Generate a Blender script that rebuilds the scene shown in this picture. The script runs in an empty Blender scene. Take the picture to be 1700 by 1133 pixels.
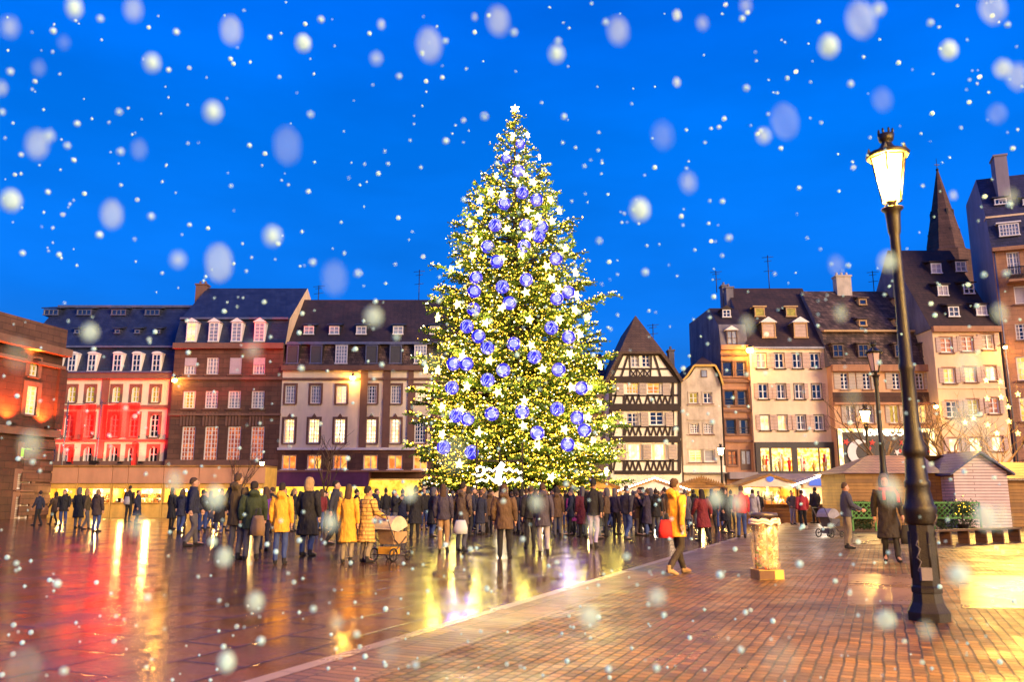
import bpy, math, random
from mathutils import Vector, Matrix
R = math.radians
rnd = random.Random(7)
scene = bpy.context.scene
col = scene.collection
# ---------------------------------------------------------------- camera model (used to measure real positions)
F = 1361.0; TH = R(10.65); CT, ST = math.cos(TH), math.sin(TH); CAMH = 1.5
def ray(px, py):
    x = (px-850)/F; v = (566.5-py)/F
    return Vector((x, CT - v*ST, ST + v*CT))
def P(px, py, Y):
    d = ray(px, py); k = Y/d.y
    return Vector((d.x*k, Y, CAMH + d.z*k))
def G(px, py):
    d = ray(px, py); k = -CAMH/d.z
    return Vector((d.x*k, d.y*k, 0))
cam_d = bpy.data.cameras.new('camera'); cam = bpy.data.objects.new('camera', cam_d); col.objects.link(cam)
cam.location = (0, 0, CAMH); cam.rotation_euler = (R(90)+TH, 0, 0)
cam_d.sensor_width = 36; cam_d.lens = F/1700*36; cam_d.clip_end = 3000; cam_d.clip_start = .05
cam_d.dof.use_dof = True; cam_d.dof.focus_distance = 35; cam_d.dof.aperture_fstop = 1.6
scene.camera = cam
# ---------------------------------------------------------------- tags / objects
def tag(o, label=None, cat=None, group=None, kind=None):
    if label: o['label'] = label
    if cat: o['category'] = cat
    if group: o['group'] = group
    if kind: o['kind'] = kind
    return o
def empty(name, loc, rz=0, label=None, cat=None, group=None):
    o = bpy.data.objects.new(name, None); col.objects.link(o)
    o.location = loc; o.rotation_euler = (0, 0, rz); o.empty_display_size = .2
    return tag(o, label, cat, group)
def children(o): return list(o.children)
def copy_tree(o, parent=None):
    c = o.copy(); col.objects.link(c); c.parent = parent
    for ch in children(o): copy_tree(ch, c)
    return c
# ---------------------------------------------------------------- mesh builder
class MB:
    def __init__(s): s.v = []; s.f = []; s.m = []; s.cur = 0; s.sm = []; s.smooth = False
    def face(s, pts):
        n = len(s.v); s.v.extend([tuple(p) for p in pts]); s.f.append(tuple(range(n, n+len(pts)))); s.m.append(s.cur); s.sm.append(s.smooth)
    def box(s, x0, x1, y0, y1, z0, z1):
        n = len(s.v)
        s.v += [(x0,y0,z0),(x1,y0,z0),(x1,y1,z0),(x0,y1,z0),(x0,y0,z1),(x1,y0,z1),(x1,y1,z1),(x0,y1,z1)]
        for q in ((0,3,2,1),(4,5,6,7),(0,1,5,4),(1,2,6,5),(2,3,7,6),(3,0,4,7)):
            s.f.append(tuple(n+i for i in q)); s.m.append(s.cur); s.sm.append(False)
        return s
    def bar(s, a, b, w, d, y0):
        """flat board in the x-z plane from a=(x,z) to b, width w, from y0-d to y0"""
        ax, az = a; bx, bz = b; L = math.hypot(bx-ax, bz-az) or 1; nx, nz = -(bz-az)/L*w/2, (bx-ax)/L*w/2
        return s.prism([(ax+nx,az+nz),(ax-nx,az-nz),(bx-nx,bz-nz),(bx+nx,bz+nz)], y0-d, y0)
    def prism(s, poly, y0, y1):
        n = len(poly); b = len(s.v)
        s.v += [(x,y0,z) for x,z in poly] + [(x,y1,z) for x,z in poly]
        s.f.append(tuple(b+i for i in range(n))); s.f.append(tuple(b+n+i for i in reversed(range(n))))
        for i in range(n):
            j = (i+1) % n; s.f.append((b+i, b+n+i, b+n+j, b+j))
        s.m += [s.cur]*(n+2); s.sm += [False]*(n+2); return s
    def xprism(s, prof, x0, x1, side=None):
        """profile in y-z extruded along x"""
        n = len(prof); b = len(s.v)
        s.v += [(x0,y,z) for y,z in prof] + [(x1,y,z) for y,z in prof]
        for i in range(n):
            j = (i+1) % n; s.f.append((b+i, b+n+i, b+n+j, b+j)); s.m.append(s.cur); s.sm.append(False)
        sd = s.cur if side is None else side
        s.f.append(tuple(b+i for i in range(n))); s.f.append(tuple(b+n+i for i in reversed(range(n)))); s.m += [sd, sd]; s.sm += [False]*2
        return s
    def loft(s, rings, n=12, axis=None, smooth=True):
        """rings: (centre, rx, ry) circles in the plane perpendicular to the path"""
        b = len(s.v); pts = [Vector(r[0]) for r in rings]
        for i, r in enumerate(rings):
            if axis: t = Vector(axis)
            else:
                t = (pts[min(i+1,len(pts)-1)] - pts[max(i-1,0)])
                t = t.normalized() if t.length > 1e-9 else Vector((0,0,1))
            u = Vector((1,0,0)) if abs(t.x) < .8 else Vector((0,1,0))
            w = t.cross(u).normalized(); u = w.cross(t).normalized()
            for k in range(n):
                a = 2*math.pi*k/n; s.v.append(tuple(pts[i] + u*math.cos(a)*r[1] + w*math.sin(a)*r[2]))
        m = len(rings)
        for i in range(m-1):
            for k in range(n):
                k2 = (k+1) % n; s.f.append((b+i*n+k, b+i*n+k2, b+(i+1)*n+k2, b+(i+1)*n+k)); s.m.append(s.cur); s.sm.append(smooth)
        s.f.append(tuple(b+k for k in reversed(range(n)))); s.f.append(tuple(b+(m-1)*n+k for k in range(n))); s.m += [s.cur]*2; s.sm += [False]*2
        return s
    def tube(s, pts, radii, n=8, smooth=True):
        if not hasattr(radii, '__len__'): radii = [radii]*len(pts)
        return s.loft([(p, r, r) for p, r in zip(pts, radii)], n, smooth=smooth)
    def lathe(s, prof, c=(0,0,0), n=16, smooth=True):
        return s.loft([((c[0],c[1],c[2]+z), r, r) for z, r in prof], n, axis=(0,0,1), smooth=smooth)
    def ell(s, c, rx, ry, rz, n=12, m=8):
        k = [math.pi*(i+.5)/m for i in range(m)]
        b = len(s.v)
        s.loft([((c[0],c[1],c[2]-rz*math.cos(a)), rx*math.sin(a), ry*math.sin(a)) for a in [0.12]+k+[math.pi-.12]], n, axis=(0,0,1)); return s
    def star(s, c, r, th, k=5, rot=0):
        poly = []
        for i in range(2*k):
            a = math.pi/2 + rot + math.pi*i/k; q = r if i % 2 == 0 else r*.42
            poly.append((c[0]+q*math.cos(a), c[2]+q*math.sin(a)))
        return s.prism(poly, c[1]-th/2, c[1]+th/2)
    def build(s, name, mats, parent=None, loc=None):
        me = bpy.data.meshes.new(name); me.from_pydata(s.v, [], s.f)
        if not isinstance(mats, (list, tuple)): mats = [mats]
        for m in mats: me.materials.append(m)
        me.polygons.foreach_set('material_index', s.m); me.polygons.foreach_set('use_smooth', s.sm)
        me.update()
        o = bpy.data.objects.new(name, me); col.objects.link(o)
        if parent: o.parent = parent
        if loc is not None: o.location = loc
        return o
    def mesh(s, name='m'):
        me = bpy.data.meshes.new(name); me.from_pydata(s.v, [], s.f); me.update(); return me
# ---------------------------------------------------------------- materials
def srgb(r, g, b):
    f = lambda c: (c/255/12.92) if c/255 <= .04045 else ((c/255+.055)/1.055)**2.4
    return (f(r), f(g), f(b), 1)
def NT(name):
    m = bpy.data.materials.new(name); m.use_nodes = True; nt = m.node_tree
    b = nt.nodes['Principled BSDF']; return m, nt, b
def L(nt, a, b): nt.links.new(a, b)
def node(nt, t, **k):
    n = nt.nodes.new(t)
    for a, v in k.items(): setattr(n, a, v)
    return n
def wall_uv(nt, rot=0, horizontal=False):
    tc = node(nt, 'ShaderNodeTexCoord')
    if horizontal:
        mp = node(nt, 'ShaderNodeMapping'); mp.inputs['Rotation'].default_value = (0, 0, rot); L(nt, tc.outputs['Object'], mp.inputs[0]); return tc, mp.outputs[0]
    sp = node(nt, 'ShaderNodeSeparateXYZ'); L(nt, tc.outputs['Object'], sp.inputs[0])
    ad = node(nt, 'ShaderNodeMath', operation='ADD'); L(nt, sp.outputs[0], ad.inputs[0]); L(nt, sp.outputs[1], ad.inputs[1])
    cb = node(nt, 'ShaderNodeCombineXYZ'); L(nt, ad.outputs[0], cb.inputs[0]); L(nt, sp.outputs[2], cb.inputs[1])
    return tc, cb.outputs[0]
def mat(name, c, rough=.7, var=.15, ns=1.5, bump=.1, bs=20, metal=0, brick=None, c2=None, spec=.5, emis=None, es=0):
    """plain painted / plastered / cloth surface with uneven colour, optional brick/slate/plank pattern"""
    m, nt, b = NT(name); c = tuple(c[:3])+(1,)
    b.inputs['Roughness'].default_value = rough; b.inputs['Metallic'].default_value = metal; b.inputs['Specular IOR Level'].default_value = spec
    tc, uv = wall_uv(nt)
    n1 = node(nt, 'ShaderNodeTexNoise'); n1.inputs['Scale'].default_value = ns; n1.inputs['Detail'].default_value = 6; n1.inputs['Roughness'].default_value = .65
    L(nt, tc.outputs['Object'], n1.inputs['Vector'])
    mr = node(nt, 'ShaderNodeMapRange'); mr.inputs[1].default_value = .3; mr.inputs[2].default_value = .7; mr.inputs[3].default_value = 1-var; mr.inputs[4].default_value = 1+var*.6
    L(nt, n1.outputs[0], mr.inputs[0])
    mps = node(nt, 'ShaderNodeMapping'); mps.inputs['Scale'].default_value = (.7, .7, .16); L(nt, tc.outputs['Object'], mps.inputs[0])
    ns_ = node(nt, 'ShaderNodeTexNoise'); ns_.inputs['Scale'].default_value = 1.3; ns_.inputs['Detail'].default_value = 7; ns_.inputs['Roughness'].default_value = .7; L(nt, mps.outputs[0], ns_.inputs['Vector'])
    mrs = node(nt, 'ShaderNodeMapRange'); mrs.inputs[1].default_value = .35; mrs.inputs[2].default_value = .62; mrs.inputs[3].default_value = 1-min(.4, var*1.1); mrs.inputs[4].default_value = 1.04; L(nt, ns_.outputs[0], mrs.inputs[0])
    mm_ = node(nt, 'ShaderNodeMath', operation='MULTIPLY'); L(nt, mr.outputs[0], mm_.inputs[0]); L(nt, mrs.outputs[0], mm_.inputs[1])
    mx = node(nt, 'ShaderNodeVectorMath', operation='MULTIPLY'); L(nt, mm_.outputs[0], mx.inputs[1])
    hgt = None
    if brick:
        bt = node(nt, 'ShaderNodeTexBrick'); L(nt, uv, bt.inputs['Vector'])
        bw, bh, mo = brick[:3]
        bt.inputs['Scale'].default_value = 1; bt.inputs['Brick Width'].default_value = bw; bt.inputs['Row Height'].default_value = bh; bt.inputs['Mortar Size'].default_value = mo
        bt.inputs['Color1'].default_value = c; bt.inputs['Color2'].default_value = tuple((c2 or [x*.7 for x in c[:3]])[:3])+(1,)
        bt.inputs['Mortar'].default_value = tuple(x*.45 for x in c[:3])+(1,); bt.inputs['Mortar Smooth'].default_value = .3
        L(nt, bt.outputs['Color'], mx.inputs[0]); hgt = bt.outputs['Fac']
    else: mx.inputs[0].default_value = c[:3]
    L(nt, mx.outputs[0], b.inputs['Base Color'])
    n2 = node(nt, 'ShaderNodeTexNoise'); n2.inputs['Scale'].default_value = bs; n2.inputs['Detail'].default_value = 4; L(nt, tc.outputs['Object'], n2.inputs['Vector'])
    bp = node(nt, 'ShaderNodeBump'); bp.inputs['Strength'].default_value = bump; bp.inputs['Distance'].default_value = .02
    L(nt, n2.outputs[0], bp.inputs['Height'])
    if hgt:
        b2 = node(nt, 'ShaderNodeBump', invert=True); b2.inputs['Strength'].default_value = .7; b2.inputs['Distance'].default_value = .03
        L(nt, hgt, b2.inputs['Height']); L(nt, bp.outputs[0], b2.inputs['Normal']); L(nt, b2.outputs[0], b.inputs['Normal'])
    else: L(nt, bp.outputs[0], b.inputs['Normal'])
    if emis:
        b.inputs['Emission Color'].default_value = tuple(emis[:3])+(1,); b.inputs['Emission Strength'].default_value = es
    return m
def emit(name, c, s, var=0, ns=2, c2=None, sample=True):
    m, nt, b = NT(name); b.inputs['Base Color'].default_value = (.02,.02,.02,1); b.inputs['Roughness'].default_value = .2
    b.inputs['Emission Color'].default_value = tuple(c[:3])+(1,); b.inputs['Emission Strength'].default_value = s
    if c2:
        tc = node(nt, 'ShaderNodeTexCoord'); n1 = node(nt, 'ShaderNodeTexNoise'); n1.inputs['Scale'].default_value = ns; n1.inputs['Detail'].default_value = 3
        L(nt, tc.outputs['Object'], n1.inputs['Vector']); cr = node(nt, 'ShaderNodeValToRGB')
        cr.color_ramp.elements[0].position = .4; cr.color_ramp.elements[0].color = tuple(c2[:3])+(1,)
        cr.color_ramp.elements[1].position = .62; cr.color_ramp.elements[1].color = tuple(c[:3])+(1,)
        L(nt, n1.outputs[0], cr.inputs[0]); L(nt, cr.outputs[0], b.inputs['Emission Color'])
    if not sample: m.cycles.emission_sampling = 'NONE'
    return m
M = {}
M['slate'] = mat('slate', (.020,.026,.055), .5, .35, .8, .2, brick=(.5,.28,.02), c2=(.034,.042,.08))
M['slate_dark'] = mat('slate_dark', (.035,.03,.065), .55, .3, .8, .2, brick=(.5,.28,.02), c2=(.055,.045,.09))
M['tile_brown'] = mat('tile_brown', (.048,.022,.017), .75, .35, .6, .3, brick=(.4,.25,.02), c2=(.07,.03,.022))
M['tile_dark'] = mat('tile_dark', (.034,.018,.020), .75, .4, .5, .3, brick=(.4,.25,.02), c2=(.055,.027,.026))
M['tile_pale'] = mat('tile_pale', (.13,.07,.045), .8, .25, .6, .3, brick=(.4,.25,.02), c2=(.095,.05,.035))
M['tile_mottled'] = mat('tile_mottled', (.055,.027,.020), .8, .6, 1.2, .3, brick=(.35,.25,.02), c2=(.20,.11,.08))
M['sandstone'] = mat('sandstone', (.145,.062,.042), .85, .25, .7, .3, brick=(1.1,.42,.02), c2=(.10,.042,.03))
M['sandstone_red'] = mat('sandstone_red', (.085,.032,.02), .85, .25, .7, .3, brick=(1.1,.45,.02), c2=(.06,.023,.016))
M['sandstone_trim'] = mat('sandstone_trim', (.19,.09,.065), .85, .2, 1, .2)
M['sandstone_orange'] = mat('sandstone_orange', (.48,.22,.12), .85, .2, .8, .2, brick=(.9,.4,.01), c2=(.42,.19,.10))
M['sandstone_pink'] = mat('sandstone_pink', (.42,.20,.12), .85, .2, .8, .15)
M['plaster_cream'] = mat('plaster_cream', (.80,.63,.48), .9, .12, .5, .1)
M['plaster_pink'] = mat('plaster_pink', (.80,.58,.42), .9, .12, .5, .1)
M['plaster_warm'] = mat('plaster_warm', (.82,.55,.33), .9, .12, .5, .1)
M['plaster_orange'] = mat('plaster_orange', (.68,.36,.2), .9, .15, .5, .1)
M['plaster_white'] = mat('plaster_white', (.85,.76,.64), .9, .15, .6, .15)
M['plaster_old'] = mat('plaster_old', (.62,.5,.42), .9, .3, .7, .2)
M['plaster_grey'] = mat('plaster_grey', (.20,.17,.20), .9, .35, .35, .2)
M['gable_grey'] = mat('gable_grey', (.28,.22,.26), .9, .15, .35, .1)
M['timber'] = mat('timber', (.035,.018,.016), .8, .3, 3, .3)
M['frame_white'] = mat('frame_white', (.75,.66,.66), .5, .05, 3, .02)
M['frame_brown'] = mat('frame_brown', (.10,.05,.04), .6, .1, 3, .05)
M['frame_orange'] = mat('frame_orange', (.5,.28,.12), .6, .1, 3, .05)
M['shutter_pink'] = mat('shutter_pink', (.66,.44,.37), .7, .1, 2, .05, brick=(4,.12,.02), c2=(.6,.4,.33))
M['shutter_tan'] = mat('shutter_tan', (.55,.42,.36), .7, .1, 2, .05, brick=(4,.12,.02), c2=(.5,.38,.32))
M['shutter_grey'] = mat('shutter_grey', (.42,.40,.44), .7, .1, 2, .05, brick=(4,.12,.02), c2=(.36,.34,.38))
M['shutter_dark'] = mat('shutter_dark', (.06,.055,.065), .7, .1, 2, .05)
M['blind_lilac'] = mat('blind_lilac', (.52,.42,.5), .8, .08, 2, .05, brick=(9,.1,.01), c2=(.48,.39,.46))
M['iron'] = mat('iron', (.018,.013,.010), .42, .5, 6, .35, 60, metal=.2)
M['iron_grey'] = mat('iron_grey', (.12,.1,.11), .4, .3, 8, .1, metal=.6)
M['gutter'] = mat('gutter', (.22,.2,.24), .4, .2, 4, .05, metal=.6)
def glass_dark(name, c, rough=.08):
    m, nt, b = NT(name); b.inputs['Base Color'].default_value = c+(1,); b.inputs['Roughness'].default_value = rough; b.inputs['Specular IOR Level'].default_value = .9
    b.inputs['IOR'].default_value = 1.7
    tc = node(nt, 'ShaderNodeTexCoord'); n = node(nt, 'ShaderNodeTexNoise'); n.inputs['Scale'].default_value = 1.5; L(nt, tc.outputs['Object'], n.inputs['Vector'])
    bp = node(nt, 'ShaderNodeBump'); bp.inputs['Strength'].default_value = .15; bp.inputs['Distance'].default_value = .05; L(nt, n.outputs[0], bp.inputs['Height']); L(nt, bp.outputs[0], b.inputs['Normal'])
    return m
M['curtain_lit'] = mat('curtain_lit', (.7,.45,.25), .8, .2, 3, .1, emis=(1,.5,.18), es=.45)
M['curtain_dark'] = mat('curtain_dark', (.38,.33,.36), .9, .2, 3, .1)
M['glass_dark'] = glass_dark('glass_dark', (.012,.012,.02))
M['glass_curtain'] = mat('glass_curtain', (.30,.32,.42), .25, .35, 2.5, .02, spec=1)
M['lit_cream'] = emit('lit_cream', (1,.78,.42), 1.5, c2=(.95,.5,.16), ns=1.8)
M['lit_yellow'] = emit('lit_yellow', (1,.66,.22), 1.5, c2=(.8,.36,.05), ns=2.2)
M['lit_orange'] = emit('lit_orange', (1,.5,.08), 1.25, c2=(.75,.14,.01), ns=1.6)
M['lit_bright'] = emit('lit_bright', (1,.85,.5), 2.4, c2=(1,.6,.15), ns=2.5)
M['lit_shop'] = emit('lit_shop', (1,.74,.30), 2.0, c2=(1,.34,.02), ns=4.5)
M['lit_red'] = emit('lit_red', (.8,.18,.04), .8, c2=(.3,.04,.02), ns=3)
M['lit_green'] = emit('lit_green', (.45,.8,.04), 1.1, c2=(.3,.6,.03), ns=3)
M['lit_gold'] = emit('lit_gold', (.7,.42,.03), .8, c2=(.4,.25,.02), ns=3)
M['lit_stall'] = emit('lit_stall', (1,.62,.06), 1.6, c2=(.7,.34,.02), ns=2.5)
M['lamp_bulb'] = emit('lamp_bulb', (1,.50,.05), 17500)
def lantern_pane():
    m, nt, b = NT('lamp_glass'); b.inputs['Base Color'].default_value = (.9, .6, .3, 1); b.inputs['Roughness'].default_value = .3; b.inputs['Alpha'].default_value = .30
    b.inputs['Emission Color'].default_value = (1, .55, .16, 1); b.inputs['Emission Strength'].default_value = 5; m.cycles.emission_sampling = 'NONE'; return m
M['lamp_glass'] = lantern_pane()
M['lamp_glass_far'] = emit('lamp_glass_far', (1,.55,.12), 300)
M['lamp_off'] = mat('lamp_off', (.5,.36,.36), .15, .1, 4, .02, spec=.8)
M['wall_lamp_glow'] = emit('wall_lamp_glow', (1,.52,.08), 260)
M['string_light'] = emit('string_light', (1,.85,.65), 9, sample=False)
M['white_light'] = emit('white_light', (.9,.92,1), 3)
M['wood'] = mat('wood', (.38,.18,.04), .7, .25, 1.5, .2, brick=(3,.16,.01), c2=(.25,.115,.035))
M['wood_dark'] = mat('wood_dark', (.12,.055,.025), .7, .25, 1.5, .2, brick=(3,.16,.01))
M['wood_pale'] = mat('wood_pale', (.72,.50,.46), .6, .12, 1.5, .1, brick=(9,.14,.02), c2=(.66,.45,.42))
M['wood_yellow'] = mat('wood_yellow', (.62,.36,.08), .7, .2, 2, .1)
M['chalet_tile'] = mat('chalet_tile', (.42,.25,.12), .35, .25, 1.5, .1, brick=(.26,.14,.03), c2=(.30,.18,.08))
M['chalet_tile_bluelit'] = mat('chalet_tile_bluelit', (.05,.045,.16), .45, .25, 1.5, .1, brick=(.26,.14,.02), c2=(.04,.035,.12))  # same chalet tiles with bluish light put into the colour
M['fascia_salmon'] = mat('fascia_salmon', (.50,.24,.14), .7, .15, .6, .05)
M['awning_purple'] = mat('awning_purple', (.16,.035,.09), .7, .25, .8, .05)
M['awning_grey'] = mat('awning_grey', (.24,.19,.22), .7, .15, .8, .05)
M['shop_dark'] = mat('shop_dark', (.035,.022,.025), .5, .2, 1, .05)
M['flag_red'] = mat('flag_red', (.8,.015,.008), .6, .1, 1, .05, emis=None)
M['star_gold'] = emit('star_gold', (1,.62,.12), 4, sample=False)
M['conifer'] = mat('conifer', (.10,.17,.02), .6, .5, 1.2, .1)
M['bark'] = mat('bark', (.06,.038,.025), .9, .3, 3, .4)
M['twig'] = mat('twig', (.10,.055,.035), .9, .3, 3, .3)
M['hedge'] = mat('hedge', (.03,.07,.012), .7, .4, 3, .2)
M['lattice_green'] = mat('lattice_green', (.06,.22,.02), .5, .15, 3, .05)
M['fairy'] = emit('fairy', (1,.60,.04), 3.6, sample=False)
M['fairy_white'] = emit('fairy_white', (1,.95,.6), 6, sample=False)
M['star_light'] = emit('star_light', (1,.88,.25), 5, sample=False)
M['bauble_core'] = emit('bauble_core', (.36,.38,1), 1.0, sample=False)
M['bauble_blue'] = emit('bauble_blue', (.015,.008,.62), 1.0, sample=False)
M['neon_white'] = emit('neon_white', (1,.86,.6), 9)
# ---------------------------------------------------------------- buildings
class House:
    """facade plane through O=(pixel column at depth Y), turned by rz; local x along the front, y into the house"""
    def __init__(s, name, pxL, pxR, py, Y, label, cat='house', rz=0, group=None, YR=None, XL=None):
        a = P(pxL, py, Y); b = P(pxR, py, YR or Y)
        if XL is not None: a.x = XL
        s.rz = math.atan2(b.y-a.y, b.x-a.x); s.O = Vector((a.x, a.y, 0)); s.W = math.hypot(b.x-a.x, b.y-a.y)
        s.d = Vector((math.cos(s.rz), math.sin(s.rz), 0)); s.n = Vector((-s.d.y, s.d.x, 0))
        s.root = empty(name, s.O, s.rz, label, cat, group); s.roofprof = None
    def m(s, px, py, t=0):
        d = ray(px, py); o = Vector((0,0,CAMH)) - (s.O + s.n*t)
        k = -o.dot(s.n)/d.dot(s.n); p = o + d*k
        return p.dot(s.d), p.z
    def X(s, px, py, t=0): return s.m(px, py, t)[0]
    def Z(s, py, t=0, px=None): return s.m(px if px is not None else 850 + (s.O.x + s.d.x*s.W/2)/s.O.y*F*.95, py, t)[1]
    def rect(s, cx, cy, w, h, t=0):
        x, z = s.m(cx, cy, t); x1, z1 = s.m(cx+w/2, cy-h/2, t); x0, z0 = s.m(cx-w/2, cy+h/2, t)
        w_, h_ = abs(x1-x0), abs(z1-z0)
        if t == 0:
            _, a = s.m(cx, cy-h/2); _, b = s.m(cx, cy+h/2); h_ = a-b; z = (a+b)/2
            w_ = s.m(cx+w/2, cy)[0]-s.m(cx-w/2, cy)[0]
        return x-w_/2, x+w_/2, z-h_/2, z+h_/2
    def wall(s, material, ztop, wins, depth=10, x0=0, x1=None, zb=-.2, arch=0, name='wall', side=None, poly_top=None):
        x1 = s.W if x1 is None else x1; mb = MB(); th = .3
        op = [s.rect(*w[:4]) for w in wins]
        xs = sorted({x0, x1} | {v for o in op for v in o[:2]}); zs = sorted({zb, ztop} | {v for o in op for v in o[2:]})
        for i in range(len(xs)-1):
            for j in range(len(zs)-1):
                cx, cz = (xs[i]+xs[i+1])/2, (zs[j]+zs[j+1])/2
                if xs[i+1]-xs[i] < 1e-5 or zs[j+1]-zs[j] < 1e-5: continue
                if any(o[0] < cx < o[1] and o[2] < cz < o[3] for o in op): continue
                mb.face([(xs[i],0,zs[j]),(xs[i+1],0,zs[j]),(xs[i+1],0,zs[j+1]),(xs[i],0,zs[j+1])])
        for o in op:
            a, b, c, d = o
            mb.face([(a,0,c),(a,0,d),(a,th,d),(a,th,c)]); mb.face([(b,0,c),(b,th,c),(b,th,d),(b,0,d)])
            mb.face([(a,0,d),(b,0,d),(b,th,d),(a,th,d)]); mb.face([(a,0,c),(a,th,c),(b,th,c),(b,0,c)])
            mb.face([(a-.1,th+.02,c-.1),(b+.1,th+.02,c-.1),(b+.1,th+.02,d+.1),(a-.1,th+.02,d+.1)])
        if side is not None: mb.cur = 1
        mb.face([(x0,0,zb),(x0,0,ztop),(x0,depth,ztop),(x0,depth,zb)]); mb.face([(x1,0,zb),(x1,depth,zb),(x1,depth,ztop),(x1,0,ztop)])
        mb.face([(x0,depth,zb),(x0,depth,ztop),(x1,depth,ztop),(x1,depth,zb)]); mb.cur = 0
        mb.face([(x0,0,ztop),(x1,0,ztop),(x1,depth,ztop),(x0,depth,ztop)])
        return mb.build(name, [material] + ([side] if side is not None else []), s.root)
    def window(s, w, style, t=0, parent=None, label=None):
        """style: frame, pane, nv, nh, surround, shutters, sill, arch, blind"""
        a, b, c, d = s.rect(*w[:4]); st = dict(frame='frame_white', pane='glass_dark', nv=1, nh=2, arch=0); st.update(style)
        if len(w) > 4: st.update(w[4])
        y = .10; fw = min(.09, (b-a)*.1); mb = MB()
        mb.box(a, a+fw, y, y+.08, c, d); mb.box(b-fw, b, y, y+.08, c, d); mb.box(a+fw, b-fw, y, y+.08, d-fw, d); mb.box(a+fw, b-fw, y, y+.08, c, c+fw)
        for i in range(st['nv']):
            x = a+(b-a)*(i+1)/(st['nv']+1); q = .045 if i == st['nv']//2 and st['nv'] % 2 else .025; mb.box(x-q, x+q, y+.01, y+.07, c+fw, d-fw)
        for j in range(st['nh']):
            z = c+(d-c)*(j+1)/(st['nh']+1); mb.box(a+fw, b-fw, y+.015, y+.06, z-.025, z+.025)
        if st['arch']:
            r = (b-a)*st['arch']; xc = (a+b)/2
            for sx in (-1, 1):
                ex = xc + sx*(b-a)/2; pts = [(ex, d+.002), ]
                for k in range(6): q = math.pi/2*k/5; pts.append((xc+sx*(b-a)/2*math.sin(q), d-r+r*math.cos(q)))
                mb.cur = 1; mb.prism(pts, -.006, y+.09); mb.cur = 0
        o = mb.build('window', [M[st['frame']], M[st.get('archmat', 'sandstone_trim')]], s.root)
        pb = MB(); pb.box(a+fw*.6, b-fw*.6, y+.09, y+.11, c+fw*.6, d-fw*.6); pb.build('pane', M[st['pane']], o)
        if st['pane'] in ('glass_dark', 'glass_curtain', 'lit_cream', 'lit_yellow', 'lit_bright', 'lit_gold') and (b-a) > .7 and rnd.random() < .75:
            ql, qr = rnd.uniform(.10, .30), rnd.uniform(.10, .30); nn = 5
            for x0_, x1_ in ((a+fw, a+(b-a)*ql), (b-(b-a)*qr, b-fw)):
                cb = MB()
                for k in range(nn): u0, u1 = x0_+(x1_-x0_)*k/nn, x0_+(x1_-x0_)*(k+1)/nn; cb.face([(u0, y+.085-.012*(k % 2), c+fw), (u1, y+.085-.012*((k+1) % 2), c+fw), (u1, y+.085-.012*((k+1) % 2), d-fw), (u0, y+.085-.012*(k % 2), d-fw)])
                cb.build('curtain', M['curtain_lit' if st['pane'].startswith('lit') else 'curtain_dark'], o)
        if st.get('blind'):
            k = st['blind']; bb = MB(); bb.box(a+.01, b-.01, y-.06, y-.02, d-(d-c)*k, d-.01); bb.build('blind', M[st.get('blindmat', 'blind_lilac')], o)
        if st.get('surround'):
            q = st.get('sw', .18); sb = MB(); e = -.05
            sb.box(a-q, a, e, .04, c-.05, d); sb.box(b, b+q, e, .04, c-.05, d); sb.box(a-q, b+q, e, .04, d, d+q)
            if st.get('key'): sb.prism([((a+b)/2-.2, d+q), ((a+b)/2+.2, d+q), ((a+b)/2, d+q+.3)], e-.06, .04)
            sb.build('window_surround', M[st['surround']], o)
        if st.get('sill', 1):
            sb = MB(); sb.box(a-.12, b+.12, -.14, .03, c-.14, c-.002 if not st.get('surround') else c-.052); sb.build('sill', M[st.get('sillmat', 'sandstone_trim')], o)
        if st.get('shutters'):
            sw = (b-a)*st.get('shw', .5)
            for sx in (st.get('sides') or (-1, 1)):
                sb = MB(); x0 = a-sw-.03 if sx < 0 else b+.03; sb.box(x0, x0+sw, -.07, -.025, c, d); sb.build('shutter', M[st['shutters']], o)
        return o
    def windows(s, ws, **st):
        for w in ws: s.window(w, st)
    def bandx(s, name, material, z0, z1, out=.12, x0=-.05, x1=None, y1=0):
        x1 = s.W+.05 if x1 is None else x1
        mb = MB(); mb.box(x0, x1, -out, y1, z0, z1); return mb.build(name, material, s.root)
    def roof(s, prof_px, material, x0=-.12, x1=None, side=None, zadd=0, name='roof'):
        """prof_px: (t, py) from the front eave to the back"""
        x1 = s.W+.12 if x1 is None else x1
        prof = [(t, s.Z(py, t)) for t, py in prof_px]; s.roofprof = prof; z0 = prof[0][1]
        mb = MB(); base = [(t, z) for t, z in prof]
        if prof[-1][1] > z0+.01: base.append((prof[-1][0], z0))
        mb.xprism(base, x0, x1, side=1 if side else None)
        return mb.build(name, [material] + ([side] if side else []), s.root)
    def slope_y(s, z):
        p = s.roofprof
        for (a, b), (c, d) in zip(p, p[1:]):
            if min(b, d) <= z <= max(b, d) and d > b: return a+(c-a)*(z-b)/(d-b)
        return p[-1][0]
    def dormer(s, w, kind='flat', frame='frame_white', pane='glass_dark', wallm='slate', roofm='slate', nv=1, nh=1, blind=0, pad=.14):
        t = 1.0
        for _ in range(6):
            a, b, c, d = s.rect(w[0], w[1], w[2], w[3], t); t = max(s.slope_y(c-.05)-.08, -.1)
        if t == 0: t = 1e-6
        a, b, c, d = s.rect(w[0], w[1], w[2], w[3], t)
        yb = s.slope_y(min(d+.5, s.roofprof[-2][1] if len(s.roofprof) > 2 else d+.5))+.4
        a -= pad; b += pad; top = d+pad
        mb = MB(); mb.box(a, b, t, yb, c-.08, top); xc = (a+b)/2; W = (b-a)/2; mb.cur = 1; e = .12
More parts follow.
